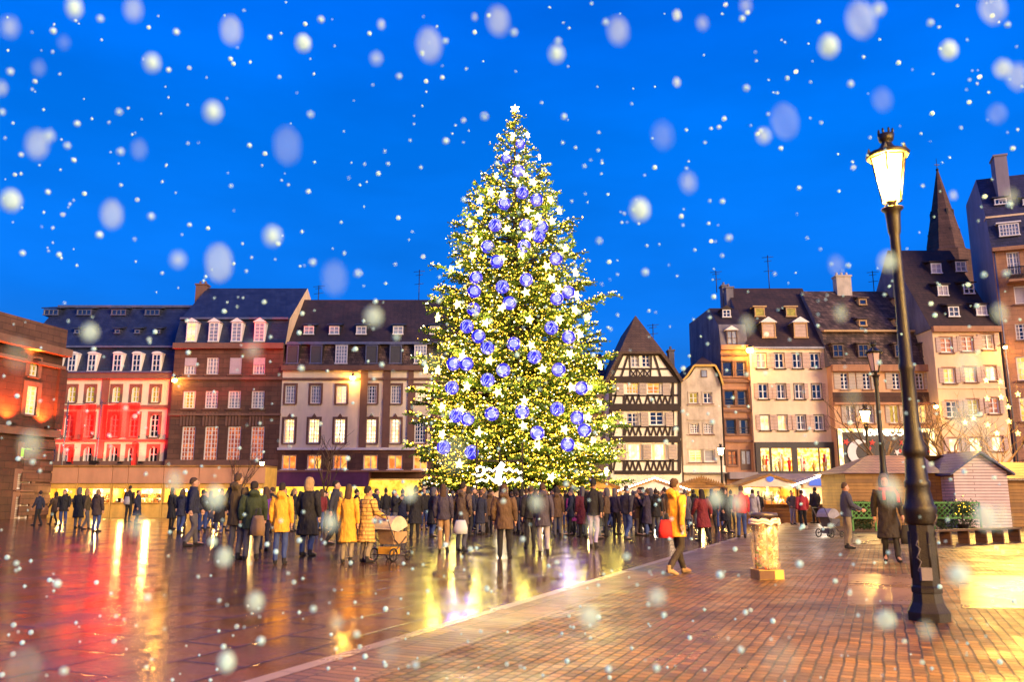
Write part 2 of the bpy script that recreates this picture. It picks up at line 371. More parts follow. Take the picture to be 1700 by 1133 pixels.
        if kind == 'pitched': mb.prism([(a-e, top-.02), (b+e, top-.02), (xc, top+W*.75)], t-.18, yb+.3)
        elif kind == 'arch':
            mb.prism([(a-e*.5, top)] + [(xc-(W+.05)*math.cos(math.pi*k/8), top+W*.45*math.sin(math.pi*k/8)) for k in range(9)], t-.12, yb+.2)
        elif kind == 'shed': mb.xprism([(t-.2, top), (t-.2, top+.1), (yb+.6, top+.7), (yb+.6, top+.5)], a-e, b+e)
        else: mb.box(a-e, b+e, t-.15, yb+.3, top, top+.12)
        o = mb.build('dormer', [M[wallm], M[roofm]], s.root)
        a += pad; b -= pad; fb = MB(); q = .08; y = t-.05
        fb.box(a-q, a, y-.03, t+.002, c, d); fb.box(b, b+q, y-.03, t+.002, c, d); fb.box(a-q, b+q, y-.03, t+.002, d, d+q); fb.box(a-q-.05, b+q+.05, y-.09, t+.002, c-.1, c)
        for i in range(nv): x = a+(b-a)*(i+1)/(nv+1); fb.box(x-.03, x+.03, y-.01, t-.012, c, d)
        for j in range(nh): z = c+(d-c)*(j+1)/(nh+1); fb.box(a, b, y-.008, t-.014, z-.025, z+.025)
        if blind: fb.cur = 2; fb.box(a, b, y-.02, t-.006, d-(d-c)*blind, d-.001); fb.cur = 0
        fb.cur = 1; fb.box(a, b, t-.011, t-.003, c, d)
        fb.build('window', [M[frame], M[pane], M['blind_lilac']], o)
        return o
    def chimney(s, px, py0, py1, w, t, material, pots=2, dep=.9):
        x, z1 = s.m(px, py0, t); _, z0 = s.m(px, py1, t); ww = w/F*(s.O.y+t)
        mb = MB(); mb.box(x-ww/2, x+ww/2, t-dep/2, t+dep/2, z0-1.5, z1-.15); mb.box(x-ww/2-.08, x+ww/2+.08, t-dep/2-.08, t+dep/2+.08, z1-.15, z1)
        for i in range(pots):
            q = x-ww/2+ww*(i+.5)/pots; mb.lathe([(z1, .13), (z1+.35, .1)], (q, t, 0), 8)
        return mb.build('chimney', material, s.root)
    def gutter(s, py, px=None, t=0, out=.25, h=.16, mat_='gutter'):
        z = s.Z(py, t); return s.bandx('gutter', M[mat_], z-h, z+.02, out)

# ---- 1: long pink plastered building with slate mansard, far left
b = House('mansard_building', 22, 287, 640, 73, 'pink plastered building with blue slate mansard, arched windows and red banners in front', 'building')
r1 = [(x, 655, 13, 26) for x in (50, 91, 119, 150, 193, 225, 258)]
r2 = [(x, 707, 15, 38) for x in (46, 88, 114, 147, 190, 222, 256)]
r3 = [(x, 755, 14, 26) for x in (44, 85, 111, 145, 188, 219, 254)]
b.wall(M['plaster_cream'], b.Z(622), r1+r2+r3, 11)
b.windows(r1, arch=.35, surround='sandstone_trim', nv=1, nh=2, pane='lit_gold', sw=.22)
b.windows(r2, arch=.45, surround='sandstone_trim', nv=1, nh=3, sw=.22)
b.windows(r3, arch=.45, surround='sandstone_trim', nv=1, nh=1, sw=.22)
for px in (72, 172, 284):
    x = b.X(px, 690); b.bandx('pilaster', M['sandstone_trim'], 2.6, b.Z(630), .16, x-.3, x+.3)
for py, h in ((676, .3), (732, .2), (771, .5)): b.bandx('string_course', M['sandstone_trim'], b.Z(py)-h/2, b.Z(py)+h/2, .2)
b.bandx('cornice', M['sandstone_trim'], b.Z(630), b.Z(621), .4)
b.bandx('gutter', M['gutter'], b.Z(621)+.01, b.Z(618), .55)
b.roof([(0, 620), (.9, 577), (1.0, 575), (6.0, 510), (12, 575)], M['slate'], side=M['slate'])
b.bandx('eaves_board', M['gutter'], b.Z(578, .8), b.Z(575, .8), -.55, y1=1.3)
for x in (62, 95, 120, 153, 195, 227, 260): b.dormer((x, 603, 13, 26), 'arch', wallm='frame_white', roofm='frame_white', nv=1, nh=2)
for x in (85, 140, 197, 253):
    b.dormer((x, 519, 22, 7), 'shed', wallm='slate', roofm='slate', frame='gutter', nv=2, nh=0)
for x in (78, 128, 195, 228, 262): b.dormer((x, 551, 6, 4), 'shed', frame='gutter', nv=0, nh=0)
mb = MB(); z = b.Z(510, 6); mb.box(0, b.W, 5.7, 6.3, z-.1, z+.12); mb.build('ridge_cap', M['gutter'], b.root)
bh = b
def redwash(px):  # unseen red floodlights, added to wash this wall red
    s_, zz = bh.m(px, 768); mb = MB(); mb.box(s_-.15, s_+.15, -.95, -.75, zz-.15, zz); mb.box(s_-.03, s_+.03, -.75, -.0, zz-.10, zz-.05); f = mb.build('floodlight', M['iron'], bh.root)
    ld = bpy.data.lights.new('floodlight_beam', 'SPOT'); ld.energy = 3600; ld.color = (1, .015, .008); ld.spot_size = R(130); ld.spot_blend = .9; ld.shadow_soft_size = .1
    lo = bpy.data.objects.new('floodlight_beam', ld); col.objects.link(lo); lo.parent = f; lo.location = (s_, -.95, zz+.06); lo.rotation_euler = (R(180-8), 0, 0)
for px in (122, 168, 206, 240): redwash(px)
# ---- 2: brown sandstone building with slate mansard
b = House('stone_building', 289, 470, 600, 72, 'tall brown sandstone building with grey slate mansard and four white pedimented dormers', 'building')
bl = {1: dict(blind=.5), 3: dict(blind=.97), 4: dict(blind=.45)}
r1 = [(x, 608, 20, 28, bl.get(i+1, {})) for i, x in enumerate((316, 353, 391, 430))]
r2 = [(x, 664, 21, 29, dict(pane='lit_gold') if i == 0 else {}) for i, x in enumerate((314, 351, 389, 428))]
r3 = [(x, 737, 22, 57) for x in (312, 350, 388, 427)]
b.wall(M['sandstone'], b.Z(572), r1+r2+r3, 13)
b.windows(r1, nv=3, nh=3, pane='glass_curtain'); b.windows(r2, nv=3, nh=4, pane='glass_curtain'); b.windows(r3, nv=3, nh=7, pane='lit_red')
for w in r2:
    x0, x1, z0, z1 = b.rect(*w[:4])
    for k in range(5): q = x0+(x1-x0)*k/4; b.bandx('baluster', M['sandstone_trim'], z0-1.55, z0-.35, .1, q-.09, q+.09)
b.bandx('cornice', M['sandstone_trim'], b.Z(580), b.Z(571), .45)
for py, h in ((629, .25), (689, .2), (769, .5)): b.bandx('string_course', M['sandstone_trim'], b.Z(py)-h/2, b.Z(py)+h/2, .22)
b.roof([(0, 572), (1.0, 530), (1.1, 529), (6.8, 479), (13, 550)], M['slate'], side=M['plaster_warm'])
b.bandx('eaves_board', M['gutter'], b.Z(531, .9), b.Z(528, .9), -.65, y1=1.4)
for i, x in enumerate((318, 355, 393, 431)):
    b.dormer((x, 552, 15, 29), 'pitched', wallm='frame_white', roofm='frame_white', nv=1, nh=4, pane='lit_cream' if i == 0 else 'glass_curtain')
b.chimney(337, 473, 484, 18, 6.8, M['sandstone_trim'], 2)
# ---- 3: cream plaster with brown quoins (runs behind the tree)
b = House('plaster_building', 462, 790, 640, 72, 'cream plastered building with brown pilasters and purple awning, left of the tree', 'building', XL=b.O.x+b.W+.015)
xs1 = (482, 524, 567, 617, 657, 698, 740)
pn = ['glass_curtain', 'glass_curtain', 'lit_cream', 'glass_dark', 'glass_curtain', 'lit_cream', 'lit_cream']
r1 = [(x, 655, 17, 30, dict(pane=p)) for x, p in zip(xs1, pn)]
r2 = [(x, 716, 18, 40, dict(pane='lit_bright' if i < 5 else 'glass_dark')) for i, x in enumerate((480, 521, 564, 616, 656, 697, 740))]
r3 = [(x, 768, 24, 24) for x in (480, 522, 565, 615, 656, 698, 740)]
zt = b.Z(609)
b.wall(M['plaster_cream'], zt, r1+r2+r3, 13)
b.windows(r1, nv=3, nh=4, surround='sandstone_trim', sillmat='sandstone_trim')
b.windows(r2, nv=3, nh=5, surround='sandstone_trim', key=1); b.windows(r3, nv=1, nh=0, pane='lit_orange', sillmat='frame_white')
zz = b.Z(747)
for px, w in ((603, 12), (641, 12), (681, 9), (722, 10)):
    x = b.X(px, 690); q = w/2/F*72; b.bandx('pilaster', M['sandstone_trim'], zz, b.Z(612), .13, x-q, x+q)
xw = [b.rect(*w[:4]) for w in r3]; e = [-.02]+[v for w in xw for v in w[:2]]+[b.W+.02]
for k in range(0, len(e), 2): b.bandx('ground_floor_stone', M['sandstone'], 2.9, zz, .1, e[k], e[k+1])
for w in xw:
    b.bandx('lintel', M['sandstone'], w[3], zz, .1, w[0], w[1]); b.bandx('apron', M['sandstone'], 2.9, w[2]-.15, .1, w[0], w[1])
b.bandx('cornice', M['sandstone_trim'], b.Z(616), b.Z(608), .4); b.bandx('string_course', M['sandstone_trim'], b.Z(630)-.1, b.Z(630)+.1, .16)
b.bandx('string_course', M['frame_white'], b.Z(748), b.Z(744), .3)
b.roof([(0, 609), (.9, 571), (1.0, 569), (5.8, 498), (13, 590)], M['tile_dark'], side=M['plaster_cream'])
mb = MB(); z0, z1 = b.Z(608), b.Z(572, .9); mb.xprism([(-.12, z0), (.80, z1), (.95, z1), (.05, z0)], .02, b.W-.02); mb.build('tiled_apron', M['tile_mottled'], b.root)
b.bandx('eaves_board', M['gutter'], b.Z(573, .8), b.Z(569, .8), -.4, y1=1.3)
for i, x in enumerate((486, 525, 567, 617, 657, 698, 738)):
    b.dormer((x, 589, 18, 28), 'arch', wallm='tile_dark', roofm='gutter', nv=3 if i in (2, 5) else 0, nh=4 if i in (2, 5) else 0, frame='frame_white' if i in (2, 5) else 'gutter', pane='glass_curtain' if i in (2, 5) else 'shutter_dark')
for x in (513, 555, 600, 661, 722): b.dormer((x, 549, 14, 11), 'shed', wallm='slate', roofm='slate', pane='glass_curtain')
# awning and shop front under it
x0, z1 = b.m(446, 782); x1, z0 = b.m(700, 809)
mb = MB(); mb.box(x0, x1, -1.6, -.12, z1-.14, z1); mb.build('canopy', M['sandstone_pink'], b.root)
mb = MB(); mb.xprism([(-1.5, z1-.15), (-1.75, z0), (-1.7, z0), (-.13, z1-.3), (-.13, z1-.15)], x0+.1, b.X(617, 800)); mb.build('awning', M['awning_purple'], b.root)
mb = MB(); mb.box(x0+.3, x1, -.13, -.05, .9, 2.75); mb.build('shop_window', M['lit_stall'], b.root)
# ---- building hidden behind the tree
b = House('plaster_building', 794, 1008, 660, 71.5, 'low pale building mostly hidden behind the decorated tree', 'building')
r1 = [(x, y, 17, 26, dict(pane=rnd.choice(['glass_dark', 'lit_cream', 'glass_dark']))) for x in (815, 850, 885, 920, 955, 990) for y in (672, 725)]
b.wall(M['plaster_warm'], b.Z(640), r1, 10); b.windows(r1, nv=1, nh=2, shutters='shutter_tan')
b.roof([(0, 640), (5, 588), (10, 640)], M['tile_brown']); b.gutter(641)
for x in (830, 900, 970): b.dormer((x, 622, 12, 12), 'pitched', wallm='tile_brown', roofm='tile_brown', frame='frame_white')
# ---- 4: half-timbered house
b = House('half_timbered_house', 1012, 1129, 700, 68, 'white and dark brown half-timbered house with steep pointed tiled roof, right of the tree')
wl = [(1054, 599, 14, 21, dict(pane='glass_curtain')), (1072.5, 599, 14, 21, {}), (1050, 645, 21, 19, dict(pane='lit_orange', nv=3)), (1085, 645, 22, 19, dict(pane='lit_orange')),
      (1050, 697, 21, 23, {}), (1090, 695, 23, 23, {}), (1053, 751, 26, 28, dict(pane='lit_bright', nv=2, nh=0)), (1094, 751, 26, 28, dict(pane='lit_bright', nv=2, nh=0))]
z583, z632 = b.Z(583), b.Z(628)
b.wall(M['plaster_white'], z632, wl[2:], 12)
b.windows(wl, nv=1, nh=2, sill=0)
gx0, gx1 = b.X(1036, 585), b.X(1092, 585)
gp = [(0, z632), (b.W, z632), (b.X(1112, 612), b.Z(612)), (gx1, z583+.02), (gx0, z583+.02), (b.X(1022, 612), b.Z(612))]
mb = MB()
tw = [b.rect(*w[:4]) for w in wl[:2]]
zc = [z632]+[tw[0][2], tw[0][3]]+[z583+.02]
def edge(z, right):
    pts = [(0, z632), (b.X(1022, 612), b.Z(612)), (gx0, z583+.02)] if not right else [(b.W, z632), (b.X(1112, 612), b.Z(612)), (gx1, z583+.02)]
    for (xa, za), (xb, zb_) in zip(pts, pts[1:]):
        if za-1e-6 <= z <= zb_+1e-6: return xa+(xb-xa)*(z-za)/(zb_-za)
    return pts[-1][0]
zk = sorted(set(zc+[b.Z(612)]))
for za, zb_ in zip(zk, zk[1:]):
    cuts = [(edge(za, 0), edge(zb_, 0))]
    if tw[0][2]-1e-6 <= (za+zb_)/2 <= tw[0][3]+1e-6: cuts += [(tw[0][0],)*2, (tw[0][1],)*2, (tw[1][0],)*2, (tw[1][1],)*2]
    cuts.append((edge(za, 1), edge(zb_, 1)))
    for k in range(0, len(cuts), 2):
        (a0, a1), (c0, c1) = cuts[k], cuts[k+1]; mb.face([(a0, 0, za), (c0, 0, za), (c1, 0, zb_), (a1, 0, zb_)])
mb.build('gable', M['plaster_white'], b.root)
# roof: two steep flared slopes with a hip at the front
apx, apz = b.m(1055, 524, 2.2); yb = 12
zE = b.Z(632); L0, R0 = -.35, b.W+.35
mb = MB(); zh = z583; hl, hr = b.X(1030, 585)-.1, b.X(1098, 585)+.1
ml = (b.X(1019, 612)-.25, b.Z(612)); mr = (b.X(1115, 612)+.25, b.Z(612))
mb.face([(hl, -.35, zh-.1), (hr, -.35, zh-.1), (apx, 2.2, apz)])
for sgn, hx, mm, ex in ((0, hl, ml, L0), (1, hr, mr, R0)):
    q = [(apx, 2.2, apz), (apx, yb, apz), (hx, yb, zh-.1), (hx, -.35, zh-.1)]; mb.face(q)
    mb.face([(hx, -.35, zh-.1), (hx, yb, zh-.1), (mm[0], yb, mm[1]), (mm[0], -.35, mm[1])])
    mb.face([(mm[0], -.35, mm[1]), (mm[0], yb, mm[1]), (ex, yb, zE-.1), (ex, -.35, zE-.1)])
    # thickness along the verge
    k = .22*(1 if sgn == 0 else -1)
    mb.face([(hx, -.35, zh-.1), (mm[0], -.35, mm[1]), (mm[0]+k, -.35, mm[1]-.12), (hx+k, -.35, zh-.3)])
    mb.face([(mm[0], -.35, mm[1]), (ex, -.35, zE-.1), (ex+k, -.35, zE-.2), (mm[0]+k, -.35, mm[1]-.12)])
mb.face([(hl, -.35, zh-.1), (hl+.2, -.35, zh-.3), (hr-.2, -.35, zh-.3), (hr, -.35, zh-.1)])
mb.face([(L0, yb, zE-.1), (ml[0], yb, ml[1]), (hl, yb, zh-.1), (apx, yb, apz), (hr, yb, zh-.1), (mr[0], yb, mr[1]), (R0, yb, zE-.1)])
mb.face([(L0, -.35, zE-.1), (L0, yb, zE-.1), (R0, yb, zE-.1), (R0, 0, zE-.1), (0, 0, zE-.1)])
mb.build('roof', M['tile_pale'], b.root)
mb = MB(); fy = -.004
def H(py, pxa, pxb, w=.22, d=.07): z = b.Z(py); mb.box(b.X(pxa, py), b.X(pxb, py), fy-d, fy, z-w/2, z+w/2)
def D(xa, ya, xb, yb_, w=.17, d=.06): mb.bar(b.m(xa, ya), b.m(xb, yb_), w, d, fy)
H(588, 1033, 1097, .3); H(613, 1021, 1110, .16, .05); H(631, 1013, 1128, .55, .16); H(657, 1013, 1128, .18, .05)
H(677, 1012, 1129, .6, .16); H(709, 1012, 1129, .18, .05); H(730, 1012, 1129, .5, .16); H(766, 1012, 1129, .16, .05); H(785, 1020, 1129, .3, .12)
D(1034, 588, 1015, 630, .22); D(1094, 588, 1124, 630, .3); D(1043, 589, 1031, 627); D(1045, 590, 1046, 613, .12); D(1081, 590, 1081, 613, .12); D(1086, 590, 1097, 627)
for x in (1046, 1057, 1069, 1080): D(x, 613, x, 628, .12)
for x in (1047, 1058.5, 1070): D(x, 615, x+9, 627, .1); D(x+9, 615, x, 627, .1, .055)
for (y0, y1, y2) in ((636, 657, 672), (683, 709, 724), (735, 766, 782)):
    for x in (1013.5, 1128): D(x, y0-3, x, y2+4, .28, .075)
    D(1117, y0, 1117, y2, .2); D(1110, y2, 1117, y0+4, .16, .05); D(1036, y1, 1036, y2, .2); D(1027, y0+4, 1018, y2, .16, .05)
    for x in (1041, 1050, 1060, 1075, 1085, 1095, 1104):   # inverted white triangles between splayed struts
        D(x-4, y2, x, y1, .15, .045); D(x+4.5, y2, x, y1, .15, .05)
mb.build('timber_frame', M['timber'], b.root)
mb = MB()
for (y, xs) in ((645, (1029, 1067, 1106)), (697, (1029, 1070, 1111)), (751, (1033, 1074, 1116))):
    for x in xs:
        a0, a1, c0, c1 = b.rect(x, y, 12 if xs[0] != 1033 else 13, 24); mb = MB(); mb.box(a0, a1, -.14, -.085, c0, c1); mb.build('shutter', M['shutter_tan'], b.root)
b.chimney(1113, 582, 610, 9, 5, M['plaster_grey'], 1)
# ---- 5: narrow cream gabled house
b = House('gabled_house', 1131.5, 1198, 680, 68.6, 'narrow cream house with curved gable and tiny attic window, beside the half-timbered house')
wl = [(1151.5, 661, 15, 18, dict(pane='lit_gold')), (1175, 661, 15, 18), (1153, 712, 15, 17, dict(nv=3, nh=3)), (1176, 712, 15, 17, dict(nv=3, nh=3)), (1155, 757, 22, 21, dict(pane='lit_yellow', nh=4)), (1178, 757, 18, 21, dict(pane='shutter_grey', nv=0, nh=0))]
b.wall(M['plaster_old'], b.Z(638), wl, 11); b.windows(wl, nv=1, nh=1, surround='plaster_old', sw=.1)
gp = [b.m(1133, 638), b.m(1198, 636), b.m(1189, 622), b.m(1182, 608), b.m(1156, 608), b.m(1146, 624)]
gp[0] = (0, b.Z(638)); gp[1] = (b.W, b.Z(638)); mb = MB(); mb.prism(gp, 0, .4); mb.build('gable', M['plaster_old'], b.root)
x0, x1, z0, z1 = b.rect(1168.5, 621, 8, 10); mb = MB(); mb.box(x0-.06, x1+.06, -.06, -.003, z0-.06, z1+.06); w = mb.build('window', M['frame_brown'], b.root); mb = MB(); mb.box(x0, x1, -.08, -.061, z0, z1); mb.build('pane', M['glass_curtain'], w)
ap = b.m(1166, 592, 2.0); zE = b.Z(638)-.1; mb = MB(); yb = 11
pl = [(b.X(1153, 608)-.1, b.Z(607)), (b.X(1143, 624)-.15, b.Z(624)), (-.3, zE)]; pr = [(b.X(1184, 608)+.1, b.Z(607)), (b.X(1191, 622)+.15, b.Z(622)), (b.W+.15, zE)]
mb.face([(pl[0][0], -.3, pl[0][1]), (pr[0][0], -.3, pr[0][1]), (ap[0], 2, ap[1])])
for pp in (pl, pr):
    k = .15 if pp is pl else -.15
    mb.face([(ap[0], 2, ap[1]), (ap[0], yb, ap[1]), (pp[0][0], yb, pp[0][1]), (pp[0][0], -.3, pp[0][1])])
    for (xa, za), (xb, zb_) in zip(pp, pp[1:]):
        mb.face([(xa, -.3, za), (xa, yb, za), (xb, yb, zb_), (xb, -.3, zb_)])
mb.build('roof', M['tile_brown'], b.root)
mb = MB()
for pp in (pl, pr):
    for (xa, za), (xb, zb_) in zip(pp, pp[1:]): mb.bar((xa, za-.06), (xb, zb_-.06), .16, .06, -.3)
mb.bar((pl[0][0], pl[0][1]-.05), (pr[0][0], pr[0][1]-.05), .16, .05, -.31); mb.build('verge_board', M['wood_yellow'], b.root)
for py in (673, 697, 722, 770): b.bandx('string_course', M['plaster_old'], b.Z(py)-.07, b.Z(py)+.07, .1, b.X(1141, py), b.X(1189, py))
b.bandx('sign_band', M['plaster_white'], b.Z(785), b.Z(774), .15); b.bandx('gutter', M['gutter'], b.Z(787), b.Z(785), .5)
# ---- 6: narrow sandstone house with grey side wall
b = House('narrow_house', 1201, 1247, 680, 69, 'very narrow brown sandstone house with bare grey side wall and paired windows')
wl = [(x, y, w, h) for y, h, xs in ((613, 25, (1208, 1230)), (661, 25, (1211, 1232)), (709, 25, (1213.5, 1235))) for x in xs for w in (17,)] + [(1216, 761, 15, 24, dict(pane='lit_red', nv=1, nh=2))]
b.wall(M['sandstone_pink'], b.Z(577), wl, 12, side=M['plaster_grey']); b.windows(wl, frame='frame_brown', nv=0, nh=0, surround='sandstone_trim', sw=.1)
for py in (590, 634, 683, 733): b.bandx('string_course', M['sandstone_trim'], b.Z(py)-.1, b.Z(py)+.1, .18)
for w in wl[:6]:
    x0, x1, z0, z1 = b.rect(*w[:4]); mb = MB(); mb.box(x0, x1, -.09, -.07, z0+.5, z0+.54); mb.box(x0, x1, -.09, -.07, z0+.25, z0+.28); mb.build('railing', M['iron'], b.root)
x0, x1, z0, z1 = b.rect(1238, 764, 17, 34); mb = MB(); mb.box(x0, x1, -.05, .05, z0, z1); d_ = mb.build('door', M['frame_brown'], b.root)
mb = MB(); mb.box(x0+.1, (x0+x1)/2-.06, -.06, -.051, z0+.5, z1-.15); mb.box((x0+x1)/2+.06, x1-.1, -.06, -.051, z0+.5, z1-.15); mb.build('pane', M['glass_curtain'], d_)
b.roof([(0, 577), (.5, 539), (.8, 537), (3.2, 512), (11.8, 538), (11.9, 577)], M['tile_dark'], x0=0, side=M['plaster_grey'])
mb = MB(); z0, z1 = b.Z(576), b.Z(539, .4); mb.xprism([(-.12, z0), (.38, z1), (.48, z1), (.02, z0)], .02, b.W-.02); mb.build('attic_wall', M['plaster_grey'], b.root)
b.dormer((1215, 562, 13, 22), 'pitched', wallm='plaster_grey', roofm='frame_white', frame='frame_brown', pane='glass_curtain')
b.dormer((1206, 521, 10, 10), 'pitched', wallm='tile_dark', roofm='tile_dark', frame='frame_white')
b.bandx('cornice', M['sandstone_pink'], b.Z(582), b.Z(574), .4)
b.bandx('awning', M['awning_grey'], b.Z(796), b.Z(785), 1.0, 0, b.W); 
# ---- 7: pink shuttered house with steep brown roof
b = House('shuttered_house', 1249, 1383, 680, 68.6, 'pink shuttered house with steep dark brown roof above a brightly lit shop front')
xs = {599: (1264, 1294, 1323.5, 1353), 650: (1267, 1297, 1327, 1356), 702: (1270, 1299, 1330, 1360)}
wl = []
for y, xx in xs.items():
    for i, x in enumerate(xx):
        st = dict(shutters='shutter_pink', shw=.38)
        if y == 702 and i < 2: st['pane'] = 'lit_cream'
        if y == 599 and i == 0: st['pane'] = 'glass_curtain'
        if y == 650 and i > 1: st.update(blind=.0); st['sides'] = (1,)
        wl.append((x, y, 16, 25, st))
shop = [(1269, 764, 15, 38), (1296.5, 764, 34, 38), (1340, 764, 36, 38), (1368, 764, 18, 38)]
b.wall(M['plaster_pink'], b.Z(576), wl, 12); b.windows(wl, nv=1, nh=1, surround='shutter_dark', sw=.05, sillmat='timber')
# dark shop surround, butting round the display windows
rs = [b.rect(*w) for w in shop]; zt, zb = b.Z(735), b.Z(787)
e = [0]+[v for w in rs for v in w[:2]]+[b.W]
for k in range(0, len(e), 2): b.bandx('shop_surround', M['shop_dark'], zb, zt, .35, e[k], e[k+1])
for w in rs:
    b.bandx('shop_surround', M['shop_dark'], w[3], zt, .35, w[0], w[1]); b.bandx('shop_surround', M['shop_dark'], zb, w[2], .35, w[0], w[1])
    mb = MB(); mb.box(w[0], w[1], -.1, -.02, w[2], w[3]); o = mb.build('shop_window', M['lit_shop'], b.root)
    mb = MB(); cx = (w[0]+w[1])/2
    for k in range(5):
        q = w[0]+.2+(w[1]-w[0]-.4)*rnd.random(); hh = rnd.uniform(.5, 1.5); mb.cur = k % 3; mb.lathe([(w[2], .08), (w[2]+hh*.45, .13), (w[2]+hh*.7, .17), (w[2]+hh*.8, .05), (w[2]+hh*.9, .09), (w[2]+hh, .03)], (q, -.18, 0), 7)
    mb.build('display_figure', [M['wood_yellow'], M['plaster_white'], M['flag_red']], o)
b.roof([(-.1, 576), (5.5, 479), (12, 576)], M['tile_brown'], side=M['plaster_grey'])
b.gutter(577)
for x in (1276, 1329): b.dormer((x, 549, 18, 22), 'pitched', wallm='tile_brown', roofm='frame_white', frame='frame_orange', pane='shutter_pink', nv=0, nh=0)
for x in (1261, 1313): b.dormer((x, 519, 13, 12), 'flat', wallm='tile_brown', roofm='frame_orange', frame='frame_orange', pane='lit_gold', nv=0, nh=0)
b.chimney(1209, 478, 512, 12, 5.0, M['plaster_grey'], 1); b.chimney(1201, 475, 512, 9, 6.6, M['plaster_grey'], 1)
mb = MB(); mb.xprism([(-.35, b.Z(787)), (-1.6, b.Z(797)), (-1.55, b.Z(797)-.1), (-.35, b.Z(797)-.1)], 0, b.W); mb.build('awning', M['awning_grey'], b.root)
# ---- 8: dark roofed house with decorated shop
b = House('mottled_roof_house', 1385, 1555, 680, 67.6, 'orange lit house with mottled brown mansard above a shop front with stars and a moon')
wl = [(x, 633, 13, 27, dict(shutters='shutter_tan', shw=.8, nh=3)) for x in (1402, 1439, 1488, 1527)] + [(x, 688, 16, 30, dict(shutters='shutter_tan', shw=.4, pane=p, nh=0)) for x, p in ((1412, 'shutter_grey'), (1443, 'shutter_grey'), (1485, 'lit_gold'), (1530, 'lit_yellow'))]
b.wall(M['plaster_orange'], b.Z(608), wl, 12); b.windows(wl, nv=1, nh=1, surround='frame_orange', sw=.08)
b.bandx('cornice', M['sandstone_orange'], b.Z(618), b.Z(607), .45); b.bandx('string_course', M['sandstone_red'], b.Z(668), b.Z(652), .14); b.bandx('string_course', M['sandstone_orange'], b.Z(673), b.Z(669), .3)
b.roof([(0, 608), (1.3, 551), (1.5, 549), (5.5, 484), (12, 580)], M['tile_mottled'], side=M['plaster_grey'])
b.bandx('eaves_board', M['frame_orange'], b.Z(552, 1.2), b.Z(549, 1.2), -.9, y1=1.8)
for x in (1391, 1433, 1494, 1538): b.dormer((x, 583, 13, 18), 'flat', wallm='tile_mottled', roofm='tile_mottled', frame='frame_brown')
for x, y in ((1432, 502), (1432, 537), (1491, 503), (1491, 537)): b.dormer((x, y, 9, 7), 'shed', wallm='frame_orange', roofm='tile_mottled', frame='frame_orange', nv=0, nh=0)
b.chimney(1397, 459, 484, 25, 5.5, M['plaster_old'], 3)
x0, z1 = b.m(1388, 713); x1, z0 = b.m(1553, 792)
mb = MB(); mb.box(x0, x1, -.3, -.05, z0, z1); sf = mb.build('shop_window', M['shop_dark'], b.root)
mb = MB(); q = .28; mb.box(x0, x0+q, -.45, -.31, z0, z1-q); mb.box(x1-q*1.6, x1, -.45, -.31, z0, z1-q); mb.box(x0, x1, -.45, -.31, z1-q, z1); mb.build('lit_frame', M['lit_bright'], sf)
tx = bpy.data.curves.new('shop_sign', 'FONT'); tx.body = 'EDMINIC-COST'; tx.size = .62; tx.extrude = .03; tx.align_x = 'CENTER'; tx.offset = .012
to = bpy.data.objects.new('tmp', tx); col.objects.link(to); dg = bpy.context.evaluated_depsgraph_get(); me = bpy.data.meshes.new_from_object(to.evaluated_get(dg)); bpy.data.objects.remove(to)
me.transform(Matrix.Rotation(R(90), 4, 'X')); me.materials.clear(); me.materials.append(M['neon_white'])
o = bpy.data.objects.new('shop_sign', me); col.objects.link(o); o.parent = b.root; q = b.m(1473, 724); o.location = (q[0], -.55, q[1])
for px, py, r, mm in ((1402, 735, .28, 'lit_redstar'), (1445, 736, .28, 'lit_redstar'), (1441, 745, .17, 'lit_redstar'), (1495, 736, .3, 'lit_redstar'), (1492, 750, .2, 'lit_redstar'), (1548, 728, .2, 'lit_redstar'), (1555-4, 738, .3, 'lit_redstar'), (1541, 750, .22, 'lit_redstar'), (1544, 740, .3, 'frame_white'), (1500, 741, .25, 'frame_white'), (1486, 752, .3, 'frame_white'), (1475, 748, .2, 'lit_gold'), (1537, 731, .16, 'lit_gold')):
    if mm not in M: M[mm] = emit(mm, (1, .06, .02), .9)
    x, z = b.m(px, py); mb = MB(); mb.star((x, -.36, z), r, .05, rot=px); mb.build('star_decoration', M[mm], sf)
mb = MB(); x, z = b.m(1418, 752)
pts = [(x+.35+1.05*math.cos(R(a)), z+1.05*math.sin(R(a))) for a in range(60, 301, 20)] + [(x+.75+.78*math.cos(R(a)), z+.78*math.sin(R(a))) for a in range(290, 69, -20)]
mb.prism(pts, -.42, -.34); mb.build('moon_decoration', M['frame_white'], sf)
# ---- 9: tall cream house with tall brown roof
b = House('tall_roof_house', 1556, 1668, 640, 66.0, 'tall cream house with very high dark red roof carrying six little dormers')
wl = [(1571, 573, 20, 25, dict(pane='lit_red')), (1606, 571, 20, 25, dict(pane='lit_red')), (1640, 568, 20, 25, dict(pane='shutter_tan')),
      (1576, 624, 20, 25, dict(pane='lit_yellow')), (1611, 622, 20, 25, dict(pane='lit_yellow')), (1645, 620, 19, 24, dict(pane='lit_bright')),
      (1581, 680, 20, 27, {}), (1616, 677, 19, 27, dict(pane='lit_gold')), (1650, 674, 18, 26, dict(pane='lit_red')),
      (1585, 739, 21, 22, dict(pane='lit_bright')), (1620, 739, 21, 24, dict(pane='lit_bright')), (1656, 737, 20, 24, dict(pane='lit_bright'))]
b.wall(M['plaster_warm'], b.Z(545), wl, 12); b.windows(wl, nv=1, nh=2, surround='sandstone_pink', shutters='shutter_pink', shw=.33, sw=.1)
